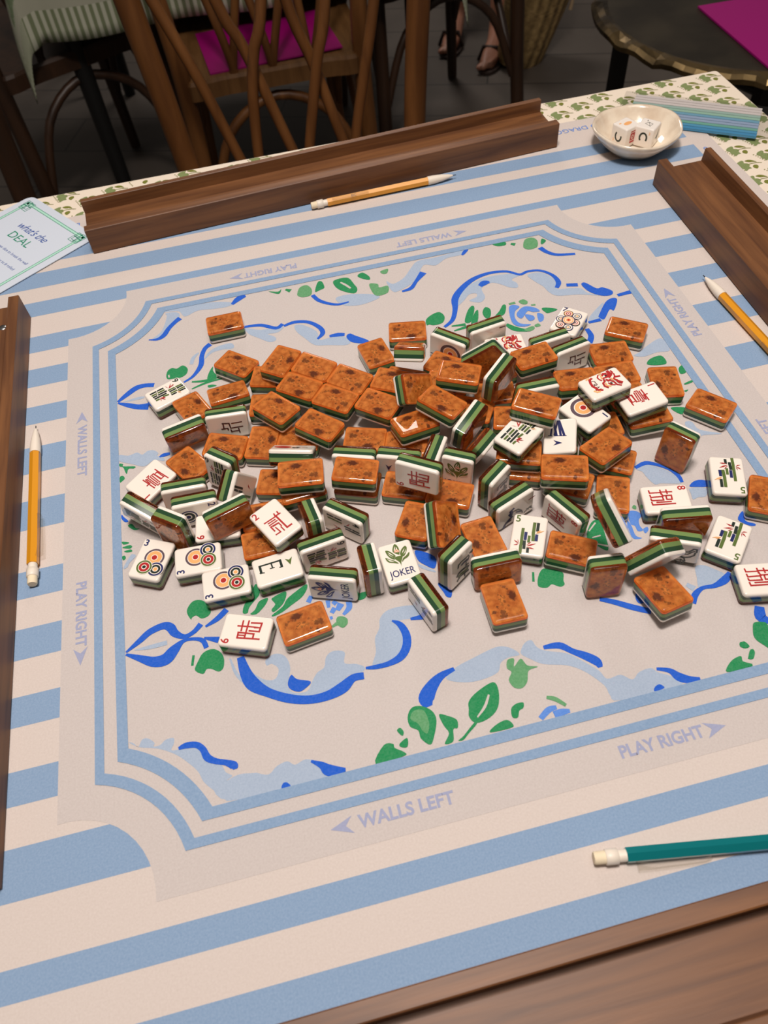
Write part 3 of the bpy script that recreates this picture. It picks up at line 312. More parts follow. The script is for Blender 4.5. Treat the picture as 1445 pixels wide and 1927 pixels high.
('A',[0.00863,-0.05581,0.00658,-0.00676,0.24452,0.96955,-0.01161],'','amber tile lying face down, under the right of the standing six-crak, below the lotus joker'),
('A',[-0.0511,-0.02854,0.02018,0.0391,0.98334,-0.17294,-0.04005],'','amber tile lying face down, stacked left of the standing six-crak'),
('A',[-0.05052,-0.02895,0.00642,0.00227,0.97971,-0.20038,0.00301],'','amber tile lying face down, lowest one beneath the stack left of the six-crak'),
('A',[-0.03699,0.00985,0.00627,0.0025,0.17399,0.98474,0.00201],'','amber tile lying face down, in front of the right end of the raised row'),
('A',[-0.0089,-0.00325,0.00647,-0.0031,0.98574,-0.16818,-0.00406],'',"amber tile lying face down, narrow glimpse beside the raised row's front right end"),
('A',[-0.0001,0.00381,0.0189,0.0747,0.99205,0.09783,-0.02633],'','amber tile lying face down, slanting in front of the leaning amber tile'),
('A',[0.07585,0.05044,0.00633,-0.00108,0.99999,-0.0004,-0.00388],'','amber tile lying face down, in front of the tile balanced on a corner'),
('A',[0.06834,0.02704,0.00639,-0.00468,0.99701,-0.07694,0.00468],'','amber tile lying face down, beneath the tall dark-backed standing tile'),
('A',[0.07141,-0.00902,0.01446,0.00411,0.98555,-0.16931,0.00172],'','amber tile lying face down, behind the front nine-bamboo tile on its left'),
('A',[0.04465,0.00974,0.01349,-0.00068,0.9624,-0.27161,0.00483],'','amber tile lying face down, showing between the raised middle tile and the cornerwise top tile'),
('L',[-0.16553,0.05115,0.01352,-0.08495,-0.07536,0.59077,0.79881],'','brown-backed tile standing on edge, left side, in front of the overlapped nine-bamboo'),
('A',[-0.13827,0.03273,0.00707,-0.00589,0.98025,-0.19746,-0.0093],'','amber tile lying face down, in front of the left standing crak tile'),
('A',[-0.16625,0.02301,0.00623,-0.00197,0.48005,0.87724,-0.00149],'','amber tile lying face down, behind the left one-crak tile'),
('S',[-0.14086,0.0041,0.01763,0.68081,0.29524,-0.60681,0.28479],'bam9','bamboo tile standing on its short end left of centre'),
('S',[-0.1335,-0.01683,0.01956,0.01111,0.5717,-0.38974,0.7219],'bam4','bamboo tile leaning on its long side, face turned right, left of centre'),
('F',[-0.19406,0.01357,0.00845,-0.34399,0.00907,-0.08199,0.93534],'crak1','white one-crak tile face up at the left edge of the heap'),
('L',[-0.17001,-0.00633,0.01267,0.73229,0.68038,0.01878,-0.02198],'','white-faced tile standing on edge, right of the left one-crak, rear of two parallel'),
('L',[-0.164,-0.0206,0.0125,0.72006,0.69304,0.03188,-0.01365],'dot1b','dot tile standing on edge, front of the two parallel ones near the left one-crak'),
('L',[-0.1984,-0.01774,0.0163,0.57799,0.73037,-0.14301,-0.33473],'bam9','bamboo tile standing on edge, at the far left, in front of the left one-crak'),
('S',[-0.17889,-0.03983,0.01937,-0.33025,0.6325,0.28886,0.63831],'','brown-backed tile standing on its short end behind the leftmost three-dot tile'),
('F',[-0.15107,-0.03938,0.00633,0.05013,-0.00464,-0.00156,0.99873],'crak6','white six-crak tile mostly hidden behind the middle three-dot tile'),
('L',[-0.14066,-0.04352,0.02367,-0.08899,-0.10873,0.68961,0.71042],'','amber-backed tile leaning on edge left of the two-crak'),
('A',[-0.12135,-0.06136,0.00693,0.02137,0.99976,0.00441,-0.00328],'','amber tile lying face down, under the lower left side of the two-crak'),
('F',[-0.11092,-0.05701,0.02044,0.51698,0.01785,-0.04058,0.85485],'crak2','white two-crak tile face up, set cornerwise on others'),
('S',[-0.08765,-0.0608,0.01671,-0.01819,0.71287,0.08033,0.69644],'','green-striped tile standing on end right of the two-crak'),
('L',[-0.06473,-0.05938,0.01182,0.67019,0.64333,-0.24998,-0.27292],'bam4','bamboo tile standing on edge, rear of the pair in the middle front'),
('L',[-0.08494,-0.07826,0.01213,0.72311,0.68696,0.05551,0.04599],'bam9','nine-bamboo tile standing on edge, behind the blue joker'),
('l',[-0.08231,-0.10502,0.0118,0.13438,-0.12231,-0.66589,0.72359],'jokerb','joker tile with a blue lotus standing on edge in front'),
('S',[-0.05806,-0.10472,0.0161,-0.01522,0.71126,-0.01018,0.70269],'','green-striped tile standing on end left of the flat joker'),
('F',[-0.03841,-0.10144,0.00655,0.69623,-0.00403,-0.01159,0.71771],'joker','white joker tile with a green lotus lying face up'),
('L',[-0.02827,-0.13448,0.01161,0.57822,0.56013,-0.41734,-0.4216],'bam4','bamboo tile standing on edge, frontmost, touching the flat joker'),
('S',[-0.00513,-0.11404,0.01642,0.35098,0.61946,-0.30523,0.63239],'gdragon','green dragon tile standing on its short end'),
('L',[0.0194,-0.12392,0.0121,0.02086,0.00852,0.73868,0.67368],'','amber-backed tile standing on edge, with another leaning on it at the front'),
('A',[0.01682,-0.14701,0.00763,-0.03564,-0.69703,0.71553,-0.03005],'','amber tile lying face down, frontmost in the centre, end raised on a standing tile'),
('A',[0.01972,-0.09745,0.00628,-0.00202,0.68091,0.73237,-0.0],'','amber tile lying face down, left of the centre five-bamboo tile'),
('A',[-0.01974,-0.07225,0.00711,0.0201,0.86426,0.50233,-0.01785],'','amber tile lying face down, under the leaning amber tile behind the flat joker'),
('L',[-0.00441,-0.08531,0.0179,0.0694,0.65285,-0.6301,-0.41467],'','amber burl tile leaning on its side behind the green dragon tile'),
('S',[0.03781,-0.06203,0.01696,0.30881,0.62989,-0.3329,0.63012],'gdragon','dragon tile standing on end behind the bird tile'),
('L',[0.04471,-0.07787,0.01176,0.70721,0.68278,0.12171,0.13732],'bird','bird tile standing on edge behind the centre five-bamboo'),
('F',[0.04801,-0.10476,0.00748,0.85001,0.01424,-0.03509,0.5254],'bam5','white five-bamboo tile face up at the front centre'),
('L',[0.07696,-0.09534,0.01182,0.59738,0.60308,-0.36278,-0.38448],'crak8','eight-crak tile standing on edge, right of the bird tile'),
('A',[0.07082,-0.12182,0.00775,-0.03331,0.25855,0.96496,-0.03004],'','amber tile lying face down, right of the centre five-bamboo tile'),
('L',[0.08762,-0.12882,0.04872,0.31309,0.501,0.1689,0.78895],'','tile leaning on its side with broad green stripes, right of the standing eight-crak'),
('S',[0.08103,-0.14842,0.0161,-0.44856,0.54694,0.47754,0.52115],'','brown-backed tile standing on end at the front right'),
('l',[0.11303,-0.14612,0.02169,0.30809,0.3511,0.7232,-0.50872],'','amber-backed tile tipped up on one behind it, right of the brown standing tile'),
('A',[0.11178,-0.16693,0.01119,0.07652,0.64667,0.7576,-0.04482],'','amber tile lying face down, frontmost at the right'),
('F',[0.14495,-0.10206,0.00719,0.99388,0.0091,-0.01567,-0.10898],'crak8','white eight-crak tile face up, upper of the two at the right'),
('L',[0.14702,-0.12244,0.01234,0.0975,0.06,0.68466,0.71982],'','tile leaning on edge in front of the upper eight-crak'),
('l',[0.13342,-0.13668,0.01327,-0.14297,0.22965,0.68713,-0.6743],'eagle','black bird-print tile standing on edge, left of the lower right five-bamboo'),
('F',[0.19232,-0.09531,0.0074,-0.57211,-0.0268,-0.02522,0.81935],'bam5','white five-bamboo tile face up, upper of the two at the right'),
('F',[0.16869,-0.14147,0.00666,-0.39612,-0.01221,-0.0084,0.91808],'bam5','white five-bamboo tile face up, lower of the two at the right'),
('A',[0.20958,-0.11599,0.00627,-0.00289,0.86932,0.49424,0.00158],'','amber tile lying face down, cut off by the right edge of the picture'),
('F',[0.17491,-0.17399,0.00649,0.9947,0.0109,-0.00434,-0.10211],'crak8','white eight-crak tile face up, cut off by the right edge of the picture'),
('F',[-0.19718,-0.05457,0.00668,0.85013,0.0126,0.0047,0.5264],'dot3','white three-dot tile face up, leftmost of the three'),
('F',[-0.16663,-0.06334,0.00692,0.02407,0.00701,-0.0083,0.99965],'dot3','white three-dot tile face up, middle of the three'),
('F',[-0.15028,-0.08614,0.00656,0.00942,0.00067,-0.00984,0.99991],'dot3','white three-dot tile face up, nearest the viewer of the three'),
('F',[-0.11619,-0.08433,0.00682,0.99919,0.0016,-0.00385,0.03996],'east','white east-wind tile with E and green arrow'),
('F',[-0.14211,-0.12485,0.00662,0.19027,0.00724,-0.00543,0.98169],'crak6','white six-crak tile face up, frontmost at the left'),
('A',[-0.10627,-0.12795,0.00649,0.00972,0.99752,0.06955,0.00457],'','amber tile lying face down, frontmost at the left, beside the flat six-crak'),
]
# ---------------------------------------------------------------- materials
def srgb(r, g, b):
    f = lambda c: (c / 255.0 / 12.92) if c <= 10 else ((c / 255.0 + 0.055) / 1.055) ** 2.4
    return (f(r), f(g), f(b), 1)
def mat(name, col, rough=0.5, **k):
    m = bpy.data.materials.new(name); m.use_nodes = True; b = m.node_tree.nodes['Principled BSDF']
    b.inputs['Base Color'].default_value = col if len(col) == 4 else (*col, 1); b.inputs['Roughness'].default_value = rough
    for kk, v in k.items(): b.inputs[kk.replace('_', ' ')].default_value = v
    return m
def nodes(m): return m.node_tree.nodes, m.node_tree.links, m.node_tree.nodes['Principled BSDF']
def noise_mix(m, c1, c2, scale, vec='Object', detail=4, stretch=(1, 1, 1), ramp=(0.35, 0.65), dist=0.0):
    N, L, B = nodes(m); tc = N.new('ShaderNodeTexCoord'); mp = N.new('ShaderNodeMapping'); mp.inputs['Scale'].default_value = stretch
    n = N.new('ShaderNodeTexNoise'); n.inputs['Scale'].default_value = scale; n.inputs['Detail'].default_value = detail; n.inputs['Distortion'].default_value = dist
    r = N.new('ShaderNodeValToRGB'); r.color_ramp.elements[0].position = ramp[0]; r.color_ramp.elements[1].position = ramp[1]
    r.color_ramp.elements[0].color = c1 if len(c1) == 4 else (*c1, 1); r.color_ramp.elements[1].color = c2 if len(c2) == 4 else (*c2, 1)
    L.new(tc.outputs[vec], mp.inputs[0]); L.new(mp.outputs[0], n.inputs['Vector']); L.new(n.outputs[0], r.inputs[0]); L.new(r.outputs[0], B.inputs['Base Color'])
    return r, n, mp
def bump(m, scale, strength, dist=0.001, kind='noise', stretch=(1, 1, 1)):
    N, L, B = nodes(m); tc = N.new('ShaderNodeTexCoord'); mp = N.new('ShaderNodeMapping'); mp.inputs['Scale'].default_value = stretch
    if kind == 'noise': n = N.new('ShaderNodeTexNoise'); n.inputs['Scale'].default_value = scale
    else: n = N.new('ShaderNodeTexWave'); n.inputs['Scale'].default_value = scale; n.inputs['Distortion'].default_value = 0.5
    bp = N.new('ShaderNodeBump'); bp.inputs['Strength'].default_value = strength; bp.inputs['Distance'].default_value = dist
    L.new(tc.outputs['Object'], mp.inputs[0]); L.new(mp.outputs[0], n.inputs['Vector']); L.new(n.outputs[0], bp.inputs['Height']); L.new(bp.outputs[0], B.inputs['Normal'])
def cloth(name, col, var=0.03):
    m = mat(name, col, 0.85, Specular_IOR_Level=0.2); c1 = tuple(max(0, c - var) for c in col[:3]); c2 = tuple(min(1, c + var) for c in col[:3])
    noise_mix(m, c1, c2, 900, detail=2, ramp=(0.25, 0.75)); bump(m, 2200, 0.25, 0.0003); return m
M_PALE = cloth('mat_cream', (0.608, 0.5358, 0.4978)); M_PANEL = cloth('mat_panel', (0.5434, 0.4902, 0.4712))
M_STR = cloth('mat_blue_stripe', (0.2318, 0.3382, 0.5016)); M_TXT = cloth('mat_lilac_print', (0.3268, 0.3496, 0.5016), 0.02)
M_DEEP = cloth('mat_deep_blue', (0.022, 0.11, 0.56), 0.015); M_WASH = cloth('mat_wash_blue', (0.3572, 0.437, 0.5624)); M_MID = cloth('mat_mid_blue', (0.11, 0.25, 0.66), 0.02)
M_GRN = cloth('mat_green', (0.028, 0.24, 0.092), 0.02); M_HGR = cloth('mat_light_green', (0.1216, 0.3192, 0.152), 0.03)
ARTM = {'l': M_WASH, 'b': M_DEEP, 'm': M_MID, 'g': M_GRN, 'h': M_HGR, 'w': M_PANEL}
def wood(name, c1, c2, scale=6, stretch=(1, 12, 12), rough=0.35, coat=0.0):
    m = mat(name, c1, rough, Coat_Weight=coat, Coat_Roughness=0.25)
    r, n, mp = noise_mix(m, c1, c2, scale, detail=8, stretch=stretch, ramp=(0.3, 0.7), dist=0.6); bump(m, scale * 6, 0.08, 0.0006, stretch=stretch); return m
M_RACK = wood('walnut_rack', (0.085, 0.030, 0.010), (0.20, 0.080, 0.026), 14, (0.6, 9, 9), 0.5, 0.0)
M_RACKE = wood('walnut_end_grain', (0.07, 0.025, 0.009), (0.12, 0.048, 0.018), 60, (1, 1, 1), 0.5)
M_CHAIR = wood('bentwood', (0.09, 0.032, 0.008), (0.20, 0.08, 0.022), 12, (3, 3, 0.4), 0.42)
M_DCHAIR = wood('dark_bentwood', (0.022, 0.010, 0.005), (0.05, 0.022, 0.010), 12, (3, 3, 0.4), 0.45)
M_SEAT = wood('seat_wood', (0.13, 0.058, 0.018), (0.22, 0.105, 0.036), 8, (8, 1, 1), 0.45)
M_BLACK = mat('black_metal', (0.006, 0.006, 0.006, 1), 0.5)
M_WHITE = mat('tile_ivory', (0.86, 0.79, 0.71, 1), 0.13, Coat_Weight=0.4, Coat_Roughness=0.06)
M_DG = mat('tile_dark_green', (0.022, 0.062, 0.030, 1), 0.12); M_LG = mat('tile_light_green', (0.165, 0.255, 0.085, 1), 0.12)
TP = {'r': (0.42, 0.022, 0.022), 'n': (0.016, 0.022, 0.11), 'k': (0.018, 0.028, 0.022), 'v': (0.10, 0.15, 0.035), 'o': (0.85, 0.42, 0.16), 'p': (0.11, 0.075, 0.095),
      'y': (0.86, 0.50, 0.36), 'a': (0.78, 0.45, 0.20), 'c': (0.86, 0.79, 0.71), 'd': (0.09, 0.02, 0.018), 'B': (0.02, 0.03, 0.16)}
PM = {}
def pm(c):
    if c not in PM: PM[c] = mat('tile_print_' + {'r':'red','n':'navy','k':'ink','v':'olive','o':'orange','p':'plum','y':'blush','a':'sand','c':'ivory','d':'maroon','B':'blue'}[c], (*TP[c], 1), 0.3)
    return PM[c]
# clear amber resin: tinted, glossy, light passes straight through
def resin(name, tint, rough=0.03):
    m = bpy.data.materials.new(name); m.use_nodes = True; N, L = m.node_tree.nodes, m.node_tree.links; N.clear()
    o = N.new('ShaderNodeOutputMaterial'); t = N.new('ShaderNodeBsdfTransparent'); t.inputs[0].default_value = (*tint, 1)
    g = N.new('ShaderNodeBsdfGlossy'); g.inputs['Roughness'].default_value = rough; f = N.new('ShaderNodeFresnel'); f.inputs[0].default_value = 1.5
    mx = N.new('ShaderNodeMixShader'); ge = N.new('ShaderNodeNewGeometry'); fm_ = N.new('ShaderNodeMath'); fm_.operation = 'MULTIPLY'; inv = N.new('ShaderNodeMath'); inv.operation = 'SUBTRACT'; inv.inputs[0].default_value = 1.0; L.new(ge.outputs['Backfacing'], inv.inputs[1]); L.new(f.outputs[0], fm_.inputs[0]); L.new(inv.outputs[0], fm_.inputs[1]); L.new(fm_.outputs[0], mx.inputs[0]); L.new(t.outputs[0], mx.inputs[1]); L.new(g.outputs[0], mx.inputs[2]); L.new(mx.outputs[0], o.inputs[0]); return m
def amber(name, tint):
    m = mat(name, (*tint, 1), 0.02, Transmission_Weight=1.0, IOR=1.47); return m
M_RESIN = amber('amber_resin', (.98, .74, .50)); M_RSIDE = amber('amber_resin_edge', (.50, .17, .09))  # same resin; edge copy tinted darker to paint in the dark refracted rim
# burl veneer: dark knots and freckles in a fixed pattern
def burl():
    m = mat('burl_veneer', (0.8, 0.4, 0.1, 1), 0.5); N, L, B = nodes(m)
    tc = N.new('ShaderNodeTexCoord'); P = tc.outputs['Object']
    n1 = N.new('ShaderNodeTexNoise'); n1.inputs['Scale'].default_value = 260; n1.inputs['Detail'].default_value = 5; L.new(P, n1.inputs['Vector'])
    r1 = N.new('ShaderNodeValToRGB'); e = r1.color_ramp.elements; e[0].position = 0.3; e[0].color = (0.60, 0.17, 0.025, 1); e[1].position = 0.72; e[1].color = (1.0, 0.50, 0.14, 1); L.new(n1.outputs[0], r1.inputs[0])
    n2 = N.new('ShaderNodeTexNoise'); n2.inputs['Scale'].default_value = 700; n2.inputs['Detail'].default_value = 3; L.new(P, n2.inputs['Vector'])
    sub = N.new('ShaderNodeVectorMath'); sub.operation = 'SUBTRACT'; sub.inputs[1].default_value = (.5, .5, .5); L.new(n2.outputs['Color'], sub.inputs[0])
    scl = N.new('ShaderNodeVectorMath'); scl.operation = 'SCALE'; scl.inputs['Scale'].default_value = 0.0042; L.new(sub.outputs[0], scl.inputs[0])
    add = N.new('ShaderNodeVectorMath'); add.operation = 'ADD'; L.new(P, add.inputs[0]); L.new(scl.outputs[0], add.inputs[1])
    dark = None
    # knots: x along the tile, y across (metres), radii, strength
    for (kx, ky, rx, ry, s) in [(-0.0030, -0.0062, 0.0030, 0.0021, .92), (0.0078, 0.0026, 0.0013, 0.0016, .75), (0.0104, 0.0032, 0.0012, 0.0017, .75), (0.0031, 0.0052, 0.0007, 0.0009, .8), (0.0066, 0.0078, 0.0010, 0.0011, .85),
                                (-0.0104, -0.0036, 0.0010, 0.0008, .55), (-0.0082, -0.0048, 0.0008, 0.0006, .6), (-0.0042, 0.0006, 0.0007, 0.0006, .6), (0.0000, -0.0006, 0.0008, 0.0006, .55), (-0.0018, 0.0020, 0.0006, 0.0006, .5), (0.0040, -0.0020, 0.0007, 0.0005, .5), (0.0020, 0.0014, 0.0011, 0.0006, .35), (-0.0118, -0.0018, 0.0006, 0.0006, .5)]:
        s1 = N.new('ShaderNodeVectorMath'); s1.operation = 'SUBTRACT'; s1.inputs[1].default_value = (kx, ky, 0); L.new(add.outputs[0], s1.inputs[0])
        s2 = N.new('ShaderNodeVectorMath'); s2.operation = 'MULTIPLY'; s2.inputs[1].default_value = (1 / rx, 1 / ry, 0); L.new(s1.outputs[0], s2.inputs[0])
        ln = N.new('ShaderNodeVectorMath'); ln.operation = 'LENGTH'; L.new(s2.outputs[0], ln.inputs[0])
        mr = N.new('ShaderNodeMapRange'); mr.interpolation_type = 'SMOOTHSTEP'; mr.inputs['From Min'].default_value = 1.6; mr.inputs['From Max'].default_value = 0.85; mr.inputs['To Min'].default_value = 0; mr.inputs['To Max'].default_value = s; L.new(ln.outputs['Value'], mr.inputs['Value'])
        if dark is None: dark = mr.outputs[0]
        else:
            mx = N.new('ShaderNodeMath'); mx.operation = 'MAXIMUM'; L.new(dark, mx.inputs[0]); L.new(mr.outputs[0], mx.inputs[1]); dark = mx.outputs[0]
    # freckles in a diagonal band
    v = N.new('ShaderNodeTexVoronoi'); v.inputs['Scale'].default_value = 560; L.new(add.outputs[0], v.inputs['Vector'])
    vr = N.new('ShaderNodeMapRange'); vr.inputs['From Min'].default_value = 0.36; vr.inputs['From Max'].default_value = 0.20; L.new(v.outputs['Distance'], vr.inputs['Value'])
    n3 = N.new('ShaderNodeTexNoise'); n3.inputs['Scale'].default_value = 190; L.new(P, n3.inputs['Vector'])
    nr = N.new('ShaderNodeMapRange'); nr.inputs['From Min'].default_value = 0.50; nr.inputs['From Max'].default_value = 0.60; nr.inputs['To Max'].default_value = 0.72; L.new(n3.outputs[0], nr.inputs['Value'])
    ml = N.new('ShaderNodeMath'); ml.operation = 'MULTIPLY'; L.new(vr.outputs[0], ml.inputs[0]); L.new(nr.outputs[0], ml.inputs[1])
    mx = N.new('ShaderNodeMath'); mx.operation = 'MAXIMUM'; L.new(dark, mx.inputs[0]); L.new(ml.outputs[0], mx.inputs[1])
    mc = N.new('ShaderNodeMix'); mc.data_type = 'RGBA'; L.new(mx.outputs[0], mc.inputs['Factor']); L.new(r1.outputs[0], mc.inputs[6]); mc.inputs[7].default_value = (0.10, 0.012, 0.006, 1); L.new(mc.outputs[2], B.inputs['Base Color'])
    # edge glow of light bent through the resin, painted as a brighter veneer border
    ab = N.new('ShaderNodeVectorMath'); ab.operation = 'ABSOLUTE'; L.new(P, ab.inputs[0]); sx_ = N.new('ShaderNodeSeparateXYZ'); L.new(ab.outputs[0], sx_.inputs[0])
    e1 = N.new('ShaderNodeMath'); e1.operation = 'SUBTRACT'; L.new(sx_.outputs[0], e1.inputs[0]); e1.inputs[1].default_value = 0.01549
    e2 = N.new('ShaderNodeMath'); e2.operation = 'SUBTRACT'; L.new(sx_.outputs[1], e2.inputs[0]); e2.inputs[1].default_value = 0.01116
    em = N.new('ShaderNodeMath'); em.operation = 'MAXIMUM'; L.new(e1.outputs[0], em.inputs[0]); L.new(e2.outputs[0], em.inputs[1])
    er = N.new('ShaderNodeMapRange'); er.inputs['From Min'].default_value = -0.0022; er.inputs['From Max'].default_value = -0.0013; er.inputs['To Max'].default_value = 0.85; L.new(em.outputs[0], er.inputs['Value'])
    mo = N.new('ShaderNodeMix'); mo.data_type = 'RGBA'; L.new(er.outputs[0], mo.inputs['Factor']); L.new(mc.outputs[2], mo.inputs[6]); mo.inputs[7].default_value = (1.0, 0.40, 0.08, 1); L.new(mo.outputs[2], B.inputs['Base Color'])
    return m
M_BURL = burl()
# ---------------------------------------------------------------- mesh helpers
class MB:
    def __init__(s): s.v = []; s.f = []; s.mi = []; s.mats = []; s.sm = []
    def m(s, mt):
        if mt not in s.mats: s.mats.append(mt)
        return s.mats.index(mt)
    def add(s, vs, fs, mt, smooth=False):
        k = len(s.v); s.v += [tuple(x) for x in vs]; i = s.m(mt)
        for f in fs: s.f.append([a + k for a in f]); s.mi.append(i); s.sm.append(smooth)
    def box(s, x0, x1, y0, y1, z0, z1, mt):
        s.add([(x0,y0,z0),(x1,y0,z0),(x1,y1,z0),(x0,y1,z0),(x0,y0,z1),(x1,y0,z1),(x1,y1,z1),(x0,y1,z1)], [(3,2,1,0),(4,5,6,7),(0,1,5,4),(1,2,6,5),(2,3,7,6),(3,0,4,7)], mt)
    def poly(s, pts, z, mt):
        """flat filled outline, pts 2D"""
        ps = [p for k, p in enumerate(pts) if (Vector(p) - Vector(pts[k - 1])).length > 1e-7]
        tri = geometry.tessellate_polygon([[Vector((p[0], p[1], 0)) for p in ps]])
        fs = []
        for t in tri:
            a, b, c = (ps[i] for i in t)
            ar = (b[0]-a[0])*(c[1]-a[1])-(b[1]-a[1])*(c[0]-a[0])
            fs.append(tuple(t) if ar > 0 else (t[0], t[2], t[1]))
        s.add([(p[0], p[1], z) for p in ps], fs, mt)
    def stroke(s, pts, ws, z, mt, cap=0.0):
        n = len(pts); L_, R_ = [], []
        for i, p in enumerate(pts):
            p = Vector(p); a = Vector(pts[max(0, i - 1)]); b = Vector(pts[min(n - 1, i + 1)])
            d0 = (p - a).normalized() if i else (b - p).normalized(); d1 = (b - p).normalized() if i < n - 1 else d0
            t = (d0 + d1); t = t.normalized() if t.length > 1e-6 else d0
            k = 1 / max(0.5, t.dot(d0)); nn = Vector((-t.y, t.x)) * ws[i] * 0.5 * k
            e = Vector((0, 0))
            if cap and i == 0: e = -d0 * cap
            if cap and i == n - 1: e = d0 * cap
            L_.append(p + nn + e); R_.append(p - nn + e)
        vs = [(q.x, q.y, z) for q in R_] + [(q.x, q.y, z) for q in L_]
        s.add(vs, [(i, i + 1, n + i + 1, n + i) for i in range(n - 1)], mt)
    def disc(s, c, r, z, mt, n=28, sy=1.0):
        s.add([(c[0] + r * math.cos(k * 2 * math.pi / n), c[1] + sy * r * math.sin(k * 2 * math.pi / n), z) for k in range(n)], [tuple(range(n))], mt)
    def tube(s, pts, rs, mt, n=10, cap=True, flat=1.0):
        pts = [Vector(p) for p in pts]; m_ = len(pts)
        if not isinstance(rs, (list, tuple)): rs = [rs] * m_
        t0 = (pts[1] - pts[0]).normalized(); up = Vector((0, 0, 1)) if abs(t0.z) < 0.9 else Vector((0, 1, 0)); u = t0.cross(up).normalized()
        vs = []
        for i, p in enumerate(pts):
            t = (pts[min(i + 1, m_ - 1)] - pts[max(i - 1, 0)]).normalized(); u = (u - t * u.dot(t)).normalized(); v_ = t.cross(u)
            for k in range(n):
                a = 2 * math.pi * k / n; vs.append(p + u * rs[i] * math.cos(a) + v_ * rs[i] * flat * math.sin(a))
        fs = [(i * n + k, i * n + (k + 1) % n, (i + 1) * n + (k + 1) % n, (i + 1) * n + k) for i in range(m_ - 1) for k in range(n)]
        s.add(vs, fs, mt, True)
        if cap:
            s.add(vs[:n], [tuple(reversed(range(n)))], mt); s.add(vs[-n:], [tuple(range(n))], mt)
    def lathe(s, prof, mt, n=40, sx=1, sy=1):
        m_ = len(prof); vs = [(r * math.cos(2 * math.pi * k / n) * sx, r * math.sin(2 * math.pi * k / n) * sy, z) for r, z in prof for k in range(n)]
        s.add(vs, [(i * n + k, i * n + (k + 1) % n, (i + 1) * n + (k + 1) % n, (i + 1) * n + k) for i in range(m_ - 1) for k in range(n)], mt, True)
    def build(s, name, parent=None, loc=None, data_only=False):
        me = bpy.data.meshes.new(name); me.from_pydata(s.v, [], s.f)
        for mt in s.mats: me.materials.append(mt)
        me.polygons.foreach_set('material_index', s.mi); me.polygons.foreach_set('use_smooth', s.sm); me.update()
        if data_only: return me
        return link(name, me, parent, loc)
def link(name, me, parent=None, loc=None):
    o = bpy.data.objects.new(name, me); COL.objects.link(o)
    if parent: o.parent = parent
    if loc: o.location = loc
    return o
def tag(o, label, cat, group=None):
    o['label'] = label; o['category'] = cat
    if group: o['group'] = group
    return o
def thing(name, label, cat, loc=(0, 0, 0), rz=0, group=None):
    o = bpy.data.objects.new(name, None); o.empty_display_size = 0.02; COL.objects.link(o); o.location = loc; o.rotation_euler = (0, 0, rz)
    return tag(o, label, cat, group)
def spline(pts, closed, k=5):
    """Catmull-Rom through points of any dimension"""
    n = len(pts); out = []
    g = (lambda i: pts[i % n]) if closed else (lambda i: pts[min(max(i, 0), n - 1)])
    for i in range(n if closed else n - 1):
        p0, p1, p2, p3 = g(i - 1), g(i), g(i + 1), g(i + 2)
        for j in range(k):
            t = j / k
            out.append(tuple(0.5 * (2 * b + (c - a) * t + (2 * a - 5 * b + 4 * c - d) * t * t + (3 * b - a - 3 * c + d) * t ** 3) for a, b, c, d in zip(p0, p1, p2, p3)))
    if not closed: out.append(tuple(pts[-1]))
    return out
def rrect(a, b, r, n=6, cx=0, cy=0):
    out = []
    for k, (sx, sy) in enumerate([(1, 1), (-1, 1), (-1, -1), (1, -1)]):
        for j in range(n + 1):
            t = (k + j / n) * math.pi / 2; out.append((cx + sx * (a - r) + r * math.cos(t), cy + sy * (b - r) + r * math.sin(t)))
    return out
# letters as flat faces
_tc = {}
def glyphs(txt, size, shear=0.0, spacing=1.0, bold=0.0):
    key = (txt, shear, spacing, bold)
    if key not in _tc:
        c = bpy.data.curves.new('lettering', 'FONT'); c.body = txt; c.size = 1; c.align_x = 'CENTER'; c.align_y = 'CENTER'; c.shear = shear; c.space_character = spacing; c.offset = bold; c.resolution_u = 4
        o = bpy.data.objects.new('lettering', c); COL.objects.link(o); dg = bpy.context.evaluated_depsgraph_get(); dg.update()
        me = bpy.data.meshes.new_from_object(o.evaluated_get(dg)); _tc[key] = ([tuple(v.co[:2]) for v in me.vertices], [tuple(p.vertices) for p in me.polygons])
        bpy.data.objects.remove(o); bpy.data.curves.remove(c); bpy.data.meshes.remove(me)
    vs, fs = _tc[key]; return [(x * size, y * size) for x, y in vs], fs
def letters(mb, txt, c, ang, size, z, mt, sx=1.0, **k):
    vs, fs = glyphs(txt, size, **k); ca, sa = math.cos(ang), math.sin(ang)
    pv = [(c[0] + ca * x * sx - sa * y, c[1] + sa * x * sx + ca * y, z) for x, y in vs]; o = []
    for f in fs:
        ar = sum(pv[f[i - 1]][0] * pv[f[i]][1] - pv[f[i]][0] * pv[f[i - 1]][1] for i in range(len(f))); o.append(f if ar > 0 else tuple(reversed(f)))
    mb.add(pv, o, mt)
